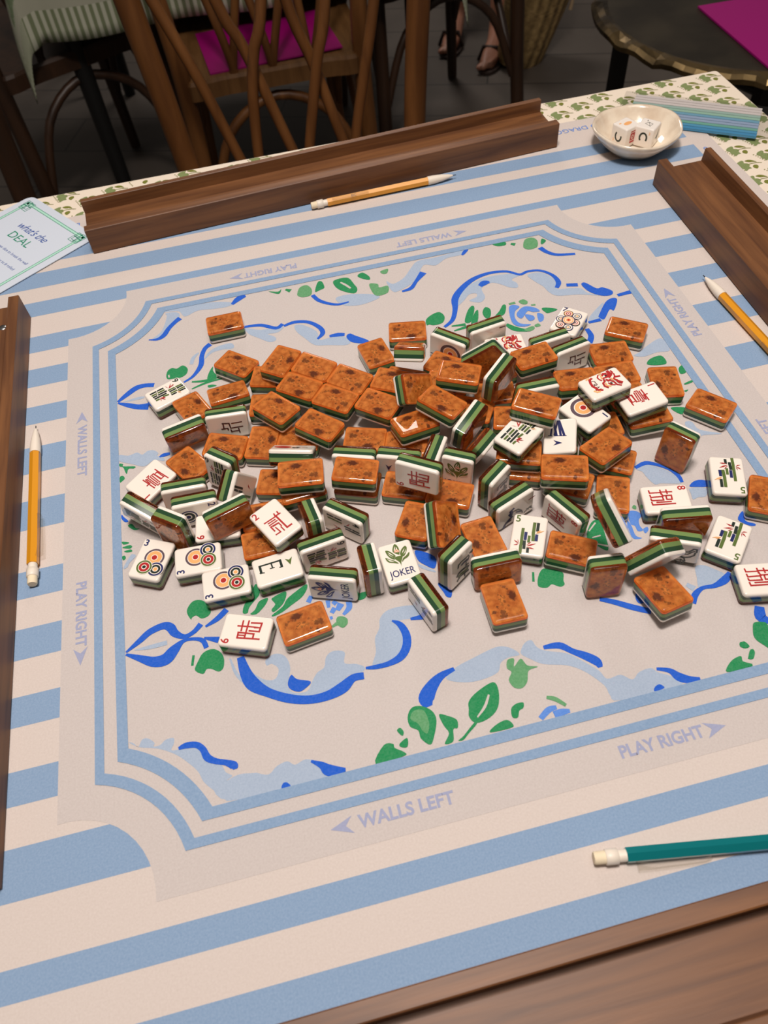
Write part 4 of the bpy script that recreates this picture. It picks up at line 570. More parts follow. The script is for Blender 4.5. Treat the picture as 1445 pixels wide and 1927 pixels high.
# ---------------------------------------------------------------- floor
fm = mat('floor_boards', (0.05, 0.042, 0.036, 1), 0.55); N, L, B = nodes(fm)
tc = N.new('ShaderNodeTexCoord'); br = N.new('ShaderNodeTexBrick'); mp = N.new('ShaderNodeMapping'); mp.inputs['Rotation'].default_value = (0, 0, 0.35)
br.inputs['Scale'].default_value = 1.0; br.inputs['Mortar Size'].default_value = 0.003; br.inputs['Brick Width'].default_value = 1.3; br.inputs['Row Height'].default_value = 0.2
br.inputs['Color1'].default_value = (0.13, 0.108, 0.09, 1); br.inputs['Color2'].default_value = (0.095, 0.078, 0.065, 1); br.inputs['Mortar'].default_value = (0.035, 0.03, 0.026, 1)
nz = N.new('ShaderNodeTexNoise'); nz.inputs['Scale'].default_value = 5; nz.inputs['Detail'].default_value = 6; mx = N.new('ShaderNodeMix'); mx.data_type = 'RGBA'; mx.blend_type = 'MULTIPLY'; mx.inputs['Factor'].default_value = 0.5
L.new(tc.outputs['Object'], mp.inputs[0]); L.new(mp.outputs[0], br.inputs['Vector']); L.new(tc.outputs['Object'], nz.inputs['Vector']); L.new(br.outputs[0], mx.inputs[6]); L.new(nz.outputs[0], mx.inputs[7]); L.new(mx.outputs[2], B.inputs['Base Color'])
mb = MB(); mb.box(-4, 5, -2.5, 6.5, -0.05, 0, fm); o = mb.build('floor'); o['kind'] = 'structure'
# ---------------------------------------------------------------- game table with printed cloth
TX0, TX1, TY0, TY1 = -0.477, 0.477, -0.46, 0.457
t = thing('card_table', 'square card table under a cream cloth, carrying the game mat', 'table', (0, 0, 0))
mb = MB(); mb.box(TX0 + .002, TX1 - .002, TY0 + .002, TY1 - .002, TZ - 0.034, TZ - 0.0045, M_BLACK); mb.build('tabletop', t)
for sx in (-0.42, 0.42):
    for sy in (-0.41, 0.40):
        mb = MB(); mb.tube([(sx, sy, 0.0), (sx, sy, TZ - 0.034)], 0.014, M_BLACK); mb.build('leg', t)
M_CREAM = cloth('tablecloth_cream', (0.80, 0.70, 0.58), 0.02); M_SAGE = cloth('tablecloth_sage', (0.21, 0.26, 0.105), 0.04); M_OLIVE = cloth('tablecloth_olive', (0.18, 0.19, 0.035), 0.03)
mb = MB()
per = rrect(TX1, (TY1 - TY0) / 2, 0.004, 4, 0, (TY0 + TY1) / 2); ring = []
dense = []
for i, p in enumerate(per):
    q = per[(i + 1) % len(per)]; d = math.dist(p, q); k = max(1, int(d / 0.02))
    for j in range(k): dense.append((p[0] + (q[0] - p[0]) * j / k, p[1] + (q[1] - p[1]) * j / k))
n = len(dense); lv = [(0.0, -0.0022), (0.0012, -0.0032), (0.002, -0.006), (0.003, -0.05), (0.010, -0.14), (0.018, -0.24)]; vs = []
for j, (off, dz) in enumerate(lv):
    for i, p in enumerate(dense):
        c = Vector(p).normalized(); wv = math.sin(i * 0.55) * max(0, off - 0.002) * 0.8
        nx = (p[0] > TX1 - 0.006) - (p[0] < TX0 + 0.006); ny = (p[1] > TY1 - 0.006) - (p[1] < TY0 + 0.006); nn = Vector((nx, ny)); nn = nn.normalized() if nn.length else nn
        vs.append((p[0] + nn.x * (off + wv), p[1] + nn.y * (off + wv), TZ + dz))
mb.add(vs, [(j * n + i, (j + 1) * n + i, (j + 1) * n + (i + 1) % n, j * n + (i + 1) % n) for j in range(len(lv) - 1) for i in range(n)], M_CREAM, True)
mb.add(vs[:n], [tuple(range(n))], M_CREAM)
head = [(-3.9, 7.4), (1.9, 9.9), (3.4, 7.8), (2.2, 5.0), (5.2, 3.5), (6.0, 0.0), (4.2, -2.0), (5.0, -5.6), (1.5, -6.2), (-2.3, -8.6), (-2.8, -5.0), (-4.6, -3.4), (-4.2, 0.5), (-6.2, 3.4)]
leafa = [(4.5, 8.0), (8.0, 9.4), (12.1, 7.8), (15.0, 3.2), (11.5, 4.4), (8.0, 5.0)]; leafb = [(9.5, -1.0), (12.4, -1.5), (12.8, -4.5), (10.0, -7.8), (7.8, -6.2), (7.2, -3.5)]
def inside(x, y): return TX0 + .001 < x < TX1 - .001 and TY0 + .001 < y < TY1 - .001
for a in range(-60, 61):
    for b in range(-60, 61):
        x = 0.4017 + a * 0.0238 + b * 0.0275; y = 0.4221 - a * 0.0171 + b * 0.0107
        if not inside(x, y) or (abs(x) < 0.375 and abs(y) < 0.385): continue
        pr = [(head, M_SAGE), (leafa, M_OLIVE), (leafb, M_OLIVE)]
        for pts, mt in pr:
            q = spline([(x + u / 1000, y + v / 1000) for u, v in pts], True, 3)
            q = [(min(max(u, TX0 + .0005), TX1 - .0005), min(max(v, TY0 + .0005), TY1 - .0005)) for u, v in q]
            if len({(round(u, 5), round(v, 5)) for u, v in q}) > 8: mb.poly(q, TZ - 0.00205, mt)
        st = [(x + u / 1000, y + v / 1000) for u, v in [(4, 1.5), (9, 2.2), (14, 2.0), (19, .3)]]
        if all(inside(*p) for p in st): mb.stroke(st, [.0008, .001, .0012, .0008], TZ - 0.002, M_OLIVE)
        for u, v in [(-8.8, 5.2), (-7.6, 2.6), (-6.6, 0.2), (-5.8, -2.4), (-4.6, -5.0), (-3.6, -7.4)]:
            if inside(x + u / 1000, y + v / 1000): mb.disc((x + u / 1000, y + v / 1000), .0008, TZ - 0.00205, M_OLIVE, 6)
tag(mb.build('tablecloth'), 'cream cotton tablecloth with small green block-printed flowers on the card table', 'tablecloth')
# ---------------------------------------------------------------- the game mat
HX, HY = 0.4005, 0.405; DZ = 0.00006
mb = MB(); out = rrect(HX, HY, 0.012, 6); n = len(out)
mb.add([(x, y, TZ) for x, y in out] + [(x, y, TZ - 0.002) for x, y in out], [tuple(range(n))] + [(i + n, (i + 1) % n + n, (i + 1) % n, i) for i in range(n)], M_PALE)
z1 = TZ + DZ
blue = [(-.3895, -.350), (-.3329, -.3119), (-.2895, -.2742), (-.243, -.2156), (-.1925, -.1723), (-.1451, -.1252), (-.0996, -.0771), (-.0536, -.0315), (.0048, .0319), (.0589, .0863), (.1118, .132), (.156, .1783), (.2001, .2217), (.2507, .2717), (.2934, .3172), (.3325, .352)]
for a, b in blue: mb.add([(-.378, a, z1), (.378, a, z1), (.378, b, z1), (-.378, b, z1)], [(0, 1, 2, 3)], M_STR)
def frame_pts(off, k=12):
    """square outline with bitten corners; off = distance inward from the outer blue line, in metres"""
    e = 0.24 - off; cc = 0.257; ends = {0.0: .0482, .0054: .0534, .0131: .0583, .0195: .0646}
    near = min(ends, key=lambda q: abs(q - off)); ra = .0312 if off < -0.01 else ends[near]
    if off < -0.01: corner = 0.24 - .0312
    else: corner = 0.24 - ra
    a0 = math.atan2(corner - cc, e - cc); a1 = math.atan2(e - cc, corner - cc); R = math.hypot(corner - cc, e - cc)
    a0 %= 2 * math.pi; a1 %= 2 * math.pi; pts = []
    base = []
    lo, hi = sorted((a0, a1))
    for j in range(k + 1):
        t = lo + (hi - lo) * j / k; base.append((cc + R * math.cos(t), cc + R * math.sin(t)))
    if base[0][0] < base[-1][0]: base.reverse()      # from the right side end to the top side end
    for q in range(4):
        c, s = [(1, 0), (0, 1), (-1, 0), (0, -1)][q]
        pts += [(c * x - s * y, s * x + c * y) for x, y in base]
    return pts
pan = frame_pts(-0.0211); mb.poly(pan, z1 + DZ, M_PANEL)
for off0, off1 in ((0.0, .0054), (.0131, .0195)):
    A_, B_ = frame_pts(off0), frame_pts(off1); k = len(A_)
    zz = z1 + (7 if off0 else 7) * DZ
    mb.add([(x, y, zz) for x, y in A_] + [(x, y, zz) for x, y in B_], [(i, (i + 1) % k, (i + 1) % k + k, i + k) for i in range(k)], M_STR)
INN = frame_pts(.0165)
from bisect import bisect
def clipin(x, y):
    m_ = 0.2225; return (min(max(x, -m_), m_), min(max(y, -m_), m_))
zc = 0
for code, c in ART:
    col, kind = code[0], code[1]; zc += 1; zz = z1 + DZ * 2 + (zc % 40) * DZ * 0.09 + {'l': 0, 'b': 1.2, 'm': 1.2, 'g': 1.2, 'h': 1.9, 'w': 1.9}[col] * DZ
    if kind == 'Y':
        p = [clipin(c[i] / 1000, c[i + 1] / 1000) for i in range(0, len(c), 2)]; mb.poly([clipin(*q) for q in spline(p, True, 4)], zz, ARTM[col])
    else:
        p = [(c[i] / 1000, c[i + 1] / 1000, c[i + 2] / 1000) for i in range(0, len(c), 3)]; q = spline(p, False, 5)
        mb.stroke([clipin(a, b) for a, b, _ in q], [max(w_ * 1.45, .0004) for _, _, w_ in q], zz, ARTM[col])
zt = z1 + DZ * 3
for q in range(4):
    an = q * math.pi / 2; ca, sa = math.cos(an), math.sin(an); R = lambda x, y: (ca * x - sa * y, sa * x + ca * y)
    for txt, x0, x1_ in (('WALLS LEFT', -.0985, -.0448), ('PLAY RIGHT', .0505, .1)):
        vs, fs = glyphs(txt, 1, bold=0.03); w_ = max(v[0] for v in vs) - min(v[0] for v in vs); h_ = max(v[1] for v in vs) - min(v[1] for v in vs)
        s = 0.0074 / h_; letters(mb, txt, R((x0 + x1_) / 2, -.2488), an, s, zt, M_TXT, sx=(x1_ - x0) / (w_ * s), bold=0.03)
    for tip, d in ((-.114, -1), (.1137, 1)):
        mb.poly([R(tip, -.2488), R(tip - d * .0125, -.2442), R(tip - d * .0085, -.2488), R(tip - d * .0125, -.2534)], zt, M_TXT)
    letters(mb, 'CRAKS-RED DRAGON', R(-.298, -.3875), an, .0105, zt, M_MID)
    letters(mb, 'BAMS-GREEN DRAGON', R(0, -.3875), an, .0105, zt, M_MID)
    letters(mb, 'DOTS-SOAP', R(.28, -.3875), an, .0105, zt, M_MID)
tag(mb.build('game_mat'), 'large square mat with blue and cream stripes, framed floral centre and play arrows', 'game mat')
# ---------------------------------------------------------------- tiles
TLn, TWn, THn = 0.1291 * .24, 0.0930 * .24, 0.0500 * .24
RC, RE, RB = 0.0024, 0.0015, 0.0023
def layer(fa, fb, mts, mtc=None):
    """slab of the tile between depth fractions measured from the face side; ends at 0 or 1 are rounded"""
    mb = MB(); h = THn / 2; rings = []
    def ring(d, z):
        return [(x, y, z) for x, y in rrect(TLn / 2 - d, TWn / 2 - d, max(RC - d, 0.0006), 5)]
    za, zb = h - THn * fa, h - THn * fb
    if fa == 0: rings += [(RE * (1 - math.sin(t)), h - RE * (1 - math.cos(t))) for t in [0.0, .35, .7, 1.05, 1.35, math.pi / 2]]
    else: rings.append((0, za))
    if fb == 1: rings += [(RB * (1 - math.cos(t)), -h + RB * (1 - math.sin(t))) for t in [0.0, .3, .6, .9, 1.2, math.pi / 2]]
    else: rings.append((0, zb))
    rings2 = []
    for d, z in rings:
        if fa == 0 and d > 0 and z > 0: pass
        rings2.append((d, z))
    if fa == 0:
        rings2 = [(RE * (1 - math.sin(t)), h - RE * (1 - math.cos(t))) for t in [0.0, .3, .6, .9, 1.25, math.pi / 2]] + rings2[6:]
        rings2 = [(d, z) for d, z in rings2]
    vs = []
    for d, z in rings2: vs += ring(d, z)
    n = len(ring(0, 0)); k = len(rings2)
    mb.add(vs, [((j + 1) * n + i, (j + 1) * n + (i + 1) % n, j * n + (i + 1) % n, j * n + i) for j in range(k - 1) for i in range(n)], mts, True)
    mb.add(vs[:n], [tuple(range(n))], mtc or mts); mb.add(vs[-n:], [tuple(reversed(range(n)))], mtc or mts)
    return mb
F0, F1, F2 = .22, .47, .72
def face_mesh(pr):
    mb = layer(0, F0, M_WHITE); z = THn / 2 + 0.00006; dz = 0.00002
    base = {'jokerb': 'joker'}.get(pr, pr); k = 0
    swap = {'v': 'B', 'k': 'n'} if pr == 'jokerb' else {}
    for col, kind, w_, c in PRINTS.get(base, []):
        k += 1; c = [(c[i + 1] / 1000, -c[i] / 1000) for i in range(0, len(c), 2)]; mt = pm(swap.get(col, col)); zz = z + k * dz
        if kind == 'L': mb.stroke(c, [w_ * .00165] * len(c), zz, mt, cap=.0003)
        elif kind == 'C': mb.disc(c[0], w_ * .00136, zz, mt)
        else: mb.poly(spline(c, True, 3) if len(c) > 4 else c, zz, mt)
    num = {'crak2': ('2', 'r'), 'crak8': ('8', 'r'), 'crak1': ('1', 'r'), 'crak6': ('6', 'r'), 'crak5': ('5', 'd'), 'bam9': ('9', 'k'), 'bam5': ('5', 'v'), 'bam4': ('4', 'k'), 'dot3': ('3', 'n'), 'dot7': ('7', 'n'), 'dot1': ('1', 'n'), 'dot1b': ('2', 'n'), 'num1': ('1', 'k')}.get(pr)
    if num: letters(mb, num[0], (0.0112, 0.0080), -math.pi / 2, 0.0072, z, pm(num[1]), bold=.02)
    if base == 'joker': letters(mb, 'JOKER', (-0.0085, 0.0), -math.pi / 2, 0.0072, z, pm('n'), sx=.80, bold=.01)
    if base == 'dragon': letters(mb, 'CRAK', (-0.0072, 0.0), -math.pi / 2, 0.0062, z, pm('d'), sx=.75, bold=.01)
    if base == 'flower': letters(mb, 'D', (-0.009, 0.0), -math.pi / 2, 0.0052, z, pm('k'))
    return mb.build('face_plate', data_only=True)
FACES = {}
me_dg = layer(F0, F1, M_DG).build('dark_green_layer', data_only=True); me_lg = layer(F1, F2, M_LG).build('light_green_layer', data_only=True)
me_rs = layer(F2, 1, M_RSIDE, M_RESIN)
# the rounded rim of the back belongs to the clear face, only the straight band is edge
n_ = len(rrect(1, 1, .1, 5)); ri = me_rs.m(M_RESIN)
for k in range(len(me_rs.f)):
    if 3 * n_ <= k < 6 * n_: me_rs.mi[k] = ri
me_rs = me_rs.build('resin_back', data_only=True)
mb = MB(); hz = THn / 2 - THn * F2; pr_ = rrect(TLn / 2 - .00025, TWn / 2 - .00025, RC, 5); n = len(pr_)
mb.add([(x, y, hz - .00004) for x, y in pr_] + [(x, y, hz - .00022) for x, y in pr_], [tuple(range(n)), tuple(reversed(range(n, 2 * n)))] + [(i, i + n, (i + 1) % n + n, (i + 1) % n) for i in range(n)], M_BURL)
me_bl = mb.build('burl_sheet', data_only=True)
for face, c, pr, lab in TILES:
    if pr not in FACES: FACES[pr] = face_mesh(pr)
    t = thing('mahjong_tile', lab, 'mahjong tile', (c[0], c[1], c[2] + TZ + 0.0006), 0, 'mahjong tiles heaped on the mat')
    t.rotation_mode = 'QUATERNION'; t.rotation_quaternion = Quaternion(c[3:7])
    link('face_plate', FACES[pr], t); link('dark_green_layer', me_dg, t); link('light_green_layer', me_lg, t)
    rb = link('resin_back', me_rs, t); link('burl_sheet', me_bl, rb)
# ---------------------------------------------------------------- racks
RL = 0.485
def rack(label, loc, rz, knob=False, stop=None):
    """local x along the rack, y away from the mat centre, inner face at y = 0"""
    t = thing('tile_rack', label, 'tile rack', (loc[0], loc[1], TZ + 0.0004), rz, 'wooden tile racks round the mat')
    prof = [(0, 0.0008), (0.0008, 0), (.0522, 0), (.053, .0008), (.053, .0275), (.0523, .028), (.0475, .028), (.047, .0275), (.0460, .0160), (.0126, .0152), (.0124, .0080), (.0096, .0080), (.0092, .0245), (.0085, .025), (.0006, .025), (0, .0244)]
    n = len(prof); mb = MB(); h = RL / 2
    vs = [(s, y, z) for s in (-h, h) for y, z in prof]
    mb.add(vs, [(i, (i + 1) % n, (i + 1) % n + n, i + n) for i in range(n)], M_RACK); 
    mb.poly_end = None
    tri = geometry.tessellate_polygon([[Vector((y, z, 0)) for y, z in prof]])
    mb.add([(-h, y, z) for y, z in prof], [tuple(a) for a in tri], M_RACKE); mb.add([(h, y, z) for y, z in prof], [tuple(reversed(a)) for a in tri], M_RACKE)
    o = mb.build('rack_body', t)
    if knob:
        mb = MB(); mb.lathe([(0, .0158), (.003, .0157), (.0038, .0148), (.0038, .0140)][::-1], mat('brushed_steel', (.55, .55, .55, 1), .25, Metallic=1.0), 20); k = mb.build('steel_stud', t); k['label'] = 'round steel stud'; k.location = knob
    return t
def mid(a, b): return ((a[0] + b[0]) / 2, (a[1] + b[1]) / 2)
def place(label, a, b, out, knob=False):
    """a-b: inner bottom edge ends; out: side on which the rack body lies"""
    an = math.atan2(b[1] - a[1], b[0] - a[0]); rack(label, mid(a, b), an, knob)
place('walnut tile rack along the far side of the mat, in front of the chairs', (-.2376, .3303), (.2458, .3595), 1)
place('walnut tile rack along the right side of the mat, beside the dish', (.3075, .2624), (.3020, -.2226), 1)
place('walnut tile rack along the left side of the mat, with a steel stud', (-.2890, -.2350), (-.2952, .2500), 1, (.215, .017, 0))
place('walnut tile rack along the near side of the mat, nearest the viewer', (.270, -.3275), (-.215, -.3300), 1)
# ---------------------------------------------------------------- mechanical pencils
M_YEL = mat('pencil_yellow', (.72, .30, .012, 1), .28, Coat_Weight=.5); M_TEAL = mat('pencil_teal', (0.0, .20, .22, 1), .25, Metallic=.25, Coat_Weight=.6); M_CAP = mat('pencil_white', (.80, .72, .62, 1), .45)
M_CLR = resin('clear_plastic', (.93, .92, .90), .08); M_LEAD = mat('lead', (.02, .02, .02, 1), .4); M_ERS = mat('eraser', (.82, .70, .50, 1), .8)
def pencil(label, a, b, body, roll, writing=None, L=.151):
    an = math.atan2(b[1] - a[1], b[0] - a[0]); t = thing('mechanical_pencil', label, 'pencil', (a[0], a[1], TZ + .0044), an, 'mechanical pencils on the mat')
    mb = MB(); hx = [(.0040 * math.cos(k * math.pi / 3 + .52), .0040 * math.sin(k * math.pi / 3 + .52)) for k in range(6)]
    mb.add([(x, y, z) for x in (.0165, .121) for y, z in hx], [(k, (k + 1) % 6, (k + 1) % 6 + 6, k + 6) for k in range(6)] + [tuple(range(6)), tuple(reversed(range(6, 12)))], body); mb.build('barrel', t)
    mb = MB(); mb.tube([(.121, 0, 0), (.127, 0, 0), (.136, 0, 0), (.143, 0, 0), (.1475, 0, 0)], [.0041, .0041, .0033, .0021, .0009], M_CAP, 16); mb.build('tip_cone', t)
    mb = MB(); mb.tube([(.1475, 0, 0), (L, 0, 0)], .0004, M_LEAD, 8); mb.build('lead', t)
    mb = MB(); mb.tube([(.0165, 0, 0), (.0125, 0, 0)], .0031, M_CAP, 16); mb.tube([(.0125, 0, 0), (.0122, 0, 0), (.0062, 0, 0), (.0058, 0, 0)], [.0033, .0040, .0040, .0036], M_CAP, 16); mb.build('eraser_cap', t)
    mb = MB(); mb.tube([(.0058, 0, 0), (.0009, 0, 0), (0, 0, 0)], [.0033, .0033, .0029], M_ERS, 16); mb.build('eraser', t)
    ca, sa = math.cos(roll), math.sin(roll)
    mb = MB(); pr = [(.0215, .0034, .0074), (.030, .0056, .0074), (.055, .0048, .0064), (.0585, .0042, .0056)]; vs = []
    for x, lo, hi in pr:
        for w_, r_ in ((-.0017, lo), (.0017, lo), (.0017, hi), (-.0017, hi)): vs.append((x, ca * r_ - sa * w_, sa * r_ + ca * w_))
    mb.add(vs, [(i * 4 + k, i * 4 + (k + 1) % 4, i * 4 + 4 + (k + 1) % 4, i * 4 + 4 + k) for i in range(3) for k in range(4)] + [(3, 2, 1, 0), (12, 13, 14, 15)], M_CLR)
    if writing:
        vs, fs = glyphs(writing, .0036); mb.add([(.043 + x, ca * .0070 - sa * y, sa * .0070 + ca * y) for x, y in vs], fs, M_LEAD)
    c = mb.build('pocket_clip', t); c['label'] = 'clear plastic pocket clip'
pencil('yellow mechanical pencil lying on the left stripes, tip away from the viewer', (-.2797, -.0465), (-.2834, .1059), M_YEL, math.pi - .35)
pencil('yellow mechanical pencil lying along the far rack', (-.0210, .3335), (.1320, .3385), M_YEL, math.pi - .8, 'BIC')
pencil('yellow mechanical pencil lying beside the right rack, cut off by the picture edge', (.2935, -.036), (.2842, .1146), M_YEL, .4, 'BIC')
pencil('teal mechanical pencil at the near right corner of the mat', (.0148, -.2965), (.1640, -.3208), M_TEAL, math.pi - .1)
# ---------------------------------------------------------------- dish with two dice
M_DISH = mat('dish_glaze', (.80, .68, .53, 1), .12, Coat_Weight=.6); noise_mix(M_DISH, (.68, .55, .42), (.84, .74, .60), 55)
DC = (.3195, .3335); t = thing('ceramic_dish', 'small round cream ceramic dish holding two dice on the mat corner', 'dish', (DC[0], DC[1], TZ + .0003))
rp = [(0, .0), (.022, 0), (.028, .0015), (.036, .009), (.0425, .0165), (.0445, .0205), (.0442, .0222), (.0425, .0222), (.0405, .0195), (.034, .0105), (.026, .0052), (.012, .0036), (0, .0034)]
mb = MB(); m_ = len(rp); nn = 60; vs = []
for r_, z_ in rp:
    for k in range(nn):
        a = 2 * math.pi * k / nn; wob = 1 + .018 * math.sin(a * 3 + 1) + .010 * math.sin(a * 7) ; vs.append((r_ * wob * math.cos(a), r_ * wob * math.sin(a), z_ + (.0008 * math.sin(a * 2 + .7) if z_ > .012 else 0)))
mb.add(vs, [(i * nn + k, i * nn + (k + 1) % nn, (i + 1) * nn + (k + 1) % nn, (i + 1) * nn + k) for i in range(1, m_ - 2) for k in range(nn)], M_DISH, True)
mb.add(vs[nn:2 * nn], [tuple(reversed(range(nn)))], M_DISH); mb.add(vs[-2 * nn:-nn], [tuple(range(nn))], M_DISH); mb.build('dish_bowl', t)
M_DIE = mat('die_white', (.84, .78, .72, 1), .25); M_DO = pm('o'); M_DR = pm('r')
def die(label, x, y, rz, tops, lefts, rights):
    t = thing('letter_die', label, 'die', (x, y, TZ + .0050), rz, 'dice in the dish'); s = .0098
    mb = MB(); h = 2 * s; rings = [(.0012, 0), (.0003, .0003), (0, .0012), (0, h - .0012), (.0003, h - .0003), (.0012, h)]; vs = []
    for d, z_ in rings: vs += [(a, b, z_) for a, b in rrect(s - d, s - d, .0016, 4)]
    n = len(rrect(1, 1, .1, 4)); mb.add(vs, [(j * n + i, j * n + (i + 1) % n, (j + 1) * n + (i + 1) % n, (j + 1) * n + i) for j in range(5) for i in range(n)], M_DIE, True)
    mb.add(vs[:n], [tuple(reversed(range(n)))], M_DIE); mb.add(vs[-n:], [tuple(range(n))], M_DIE); mb.build('die_body', t)
    # marks: own flat meshes on top (z), left (-x) and right (-y) faces
    def mark(name, els, fr):
        q = MB()
        for kind, col, sz, cx, cy, an, data in els:
            k0 = len(q.v)
            if kind == 'T': letters(q, data, (cx, cy), an, sz, .00006, pm(col), bold=.015)
            elif kind == 'S': q.stroke(data, [sz] * len(data), .00006, pm(col))
            elif kind == 'Y': q.poly(data, .00005, pm(col))
            elif kind == 'E': q.disc((cx, cy), sz, .00005, pm(col), 24, .55)
        q.v = [fr(a, b, c) for a, b, c in q.v]; q.build(name, t)
    mark('top_mark', tops, lambda a, b, c: (a, b, h + c)); mark('left_mark', lefts, lambda a, b, c: (-s - c, -a, s + b)); mark('right_mark', rights, lambda a, b, c: (a, -s - c, s + b))
arc = lambda a0, a1, r: [(r * .8 * math.cos(a0 + (a1 - a0) * k / 12), r * math.sin(a0 + (a1 - a0) * k / 12)) for k in range(13)]
die('white die with orange oval on top and C on its side, left in the dish', DC[0] - .0105, DC[1] + .0035, .40, [('E', 'o', .0050, .001, -.0005, 0, 0), ('E', 'o', .0016, -.005, .004, 0, 0)], [('S', 'k', .0018, 0, 0, 0, arc(2.3, 6.6, .0046)), ('T', 'o', .004, -.0058, -.0048, 0, '3')],
    [('Y', 'r', 0, 0, 0, 0, [(-.0032, -.006), (.0036, -.006), (.0036, .006), (-.0032, .006)]), ('S', 'c', .0007, 0, 0, 0, arc(0, 6.28, .0018)), ('S', 'c', .0006, 0, 0, 0, [(-.003, -.0036), (.0034, -.0036)]), ('S', 'c', .0006, 0, 0, 0, [(-.003, .0044), (.0034, .0044)])])
die('white die with a line drawing and tilde on top, right in the dish', DC[0] + .0095, DC[1] - .0050, .72, [('S', 'k', .0005, 0, 0, 0, [(-.004, -.003), (-.001, .0035), (.003, .001), (.0015, -.0035), (-.004, -.003), (.003, .001)]), ('T', 'k', .005, .0052, .0035, .3, '~')], [('S', 'k', .0018, 0, 0, 0, arc(-.6, 3.9, .0046)), ('T', 'o', .004, .0058, .0052, 0, '3')],
    [('Y', 'k', 0, 0, 0, 0, [(-.003, -.002), (.001, .001), (.0045, .0062), (.004, -.001), (.0025, -.006), (.0008, -.0025)]), ('T', 'k', .004, -.0055, -.0055, 0, '1')])
# ---------------------------------------------------------------- packet of score sticks
an = math.atan2(-.0776, .1102); t = thing('stick_packet', 'clear packet of blue, green and white sticks on the tablecloth corner', 'packet', (.402, .366, TZ + .0006), an)
cols = [(.80, .74, .72), (.80, .74, .72), (.80, .74, .72), (.40, .58, .52), (.38, .62, .50), (.20, .45, .62), (.36, .48, .68), (.36, .48, .66), (.20, .50, .40), (.10, .38, .62), (.07, .33, .60)]
for k, c in enumerate(cols):
    mb = MB(); y = .0275 - k * .0055; m_ = mat('stick_colour', (*c, 1), .45); mb.box(-.066, .066, y - .0023, y + .0023, .0005, .0028, m_); o = mb.build('counting_stick', t); o['label'] = ('white' if k < 3 else 'green' if k in (3, 4, 8) else 'blue') + ' stick'
mb = MB(); mb.box(-.078, .078, -.033, .034, .0030, .0032, resin('packet_film', (.93, .93, .93), .12)); mb.build('plastic_sleeve', t)
# ---------------------------------------------------------------- instruction card
M_CARD = mat('card_blue', (.60, .66, .76, 1), .6); M_CG = mat('card_green', (.0, .23, .12, 1), .6); M_CT = mat('card_mint', (.42, .72, .60, 1), .6); M_CB = mat('card_ink_blue', (.03, .08, .33, 1), .6)
an = -.972; CX = Vector((math.cos(an), math.sin(an))); CY = Vector((-CX.y, CX.x)); A0 = Vector((-.3035, .4590)); W_, H_ = .1225, .176; cc = A0 + CX * W_ / 2 - CY * H_ / 2
t = tag(bpy.data.objects.new('instruction_card', None), 'pale blue card reading WHAT\'S THE DEAL with green border, at the far left', 'card'); COL.objects.link(t); t.location = (cc.x, cc.y, TZ + .0008); t.rotation_euler = (0, 0, an)
mb = MB(); o_ = rrect(W_ / 2, H_ / 2, .009, 6); n = len(o_); mb.add([(x, y, .0006) for x, y in o_] + [(x, y, 0) for x, y in o_], [tuple(range(n))] + [(i + n, (i + 1) % n + n, (i + 1) % n, i) for i in range(n)], M_CARD)
z = .00066; bx, by = W_ / 2 - .0105, H_ / 2 - .0105
def ringr(a, b, w_, mt, zz):
    P1 = [(a, b), (-a, b), (-a, -b), (a, -b)]
    for k in range(4): mb.stroke([P1[k], P1[(k + 1) % 4]], [w_, w_], zz, mt, cap=w_ / 2)
ringr(bx, by, .0030, M_CT, z); ringr(bx + .0015, by + .0015, .0006, M_CG, z + .00003); ringr(bx - .0015, by - .0015, .0006, M_CG, z + .00003)
for sx in (-1, 1):
    for sy in (-1, 1):
        for (ox, oy, s_) in ((.0, .0, .0050), (-.004, -.004, .0035), (.003, .003, .0035), (-.004, .003, .003), (.003, -.004, .003)):
            x0, y0 = sx * (bx - .003 + ox), sy * (by - .003 + oy); q = [(x0 - s_, y0 - s_), (x0 + s_, y0 - s_), (x0 + s_, y0 + s_), (x0 - s_, y0 + s_), (x0 - s_, y0 - s_)]; mb.stroke(q, [.0006] * 5, z + .00005, M_CG)
letters(mb, "what's the", (0, H_ / 2 - .037), 0, .0135, z, M_CB, shear=.35, spacing=.9)
letters(mb, 'DEAL', (0, H_ / 2 - .052), 0, .0140, z, M_CG, sx=1.1)
letters(mb, 'East (dealer) throws dice to break the wall', (0, H_ / 2 - .0700), 0, .0050, z, M_CB)
letters(mb, 'and take STACKS according to # rolled', (0, H_ / 2 - .0830), 0, .0050, z, M_CB)
for gx, gy, s_ in ((.012, -.0995, .0035), (.020, -.0995, .0035), (.003, -.113, .0060), (-.010, -.113, .0060), (-.023, -.113, .0060)): mb.poly([(gx - s_, H_ / 2 + gy - s_), (gx + s_, H_ / 2 + gy - s_), (gx + s_, H_ / 2 + gy + s_), (gx - s_, H_ / 2 + gy + s_)], z, M_CG)
mb.stroke(spline([(-.02, H_ / 2 - .098), (.0, H_ / 2 - .094), (.014, H_ / 2 - .106)], False, 5), [.0005] * 11, z, M_CG)
mb.build('card_sheet', t)
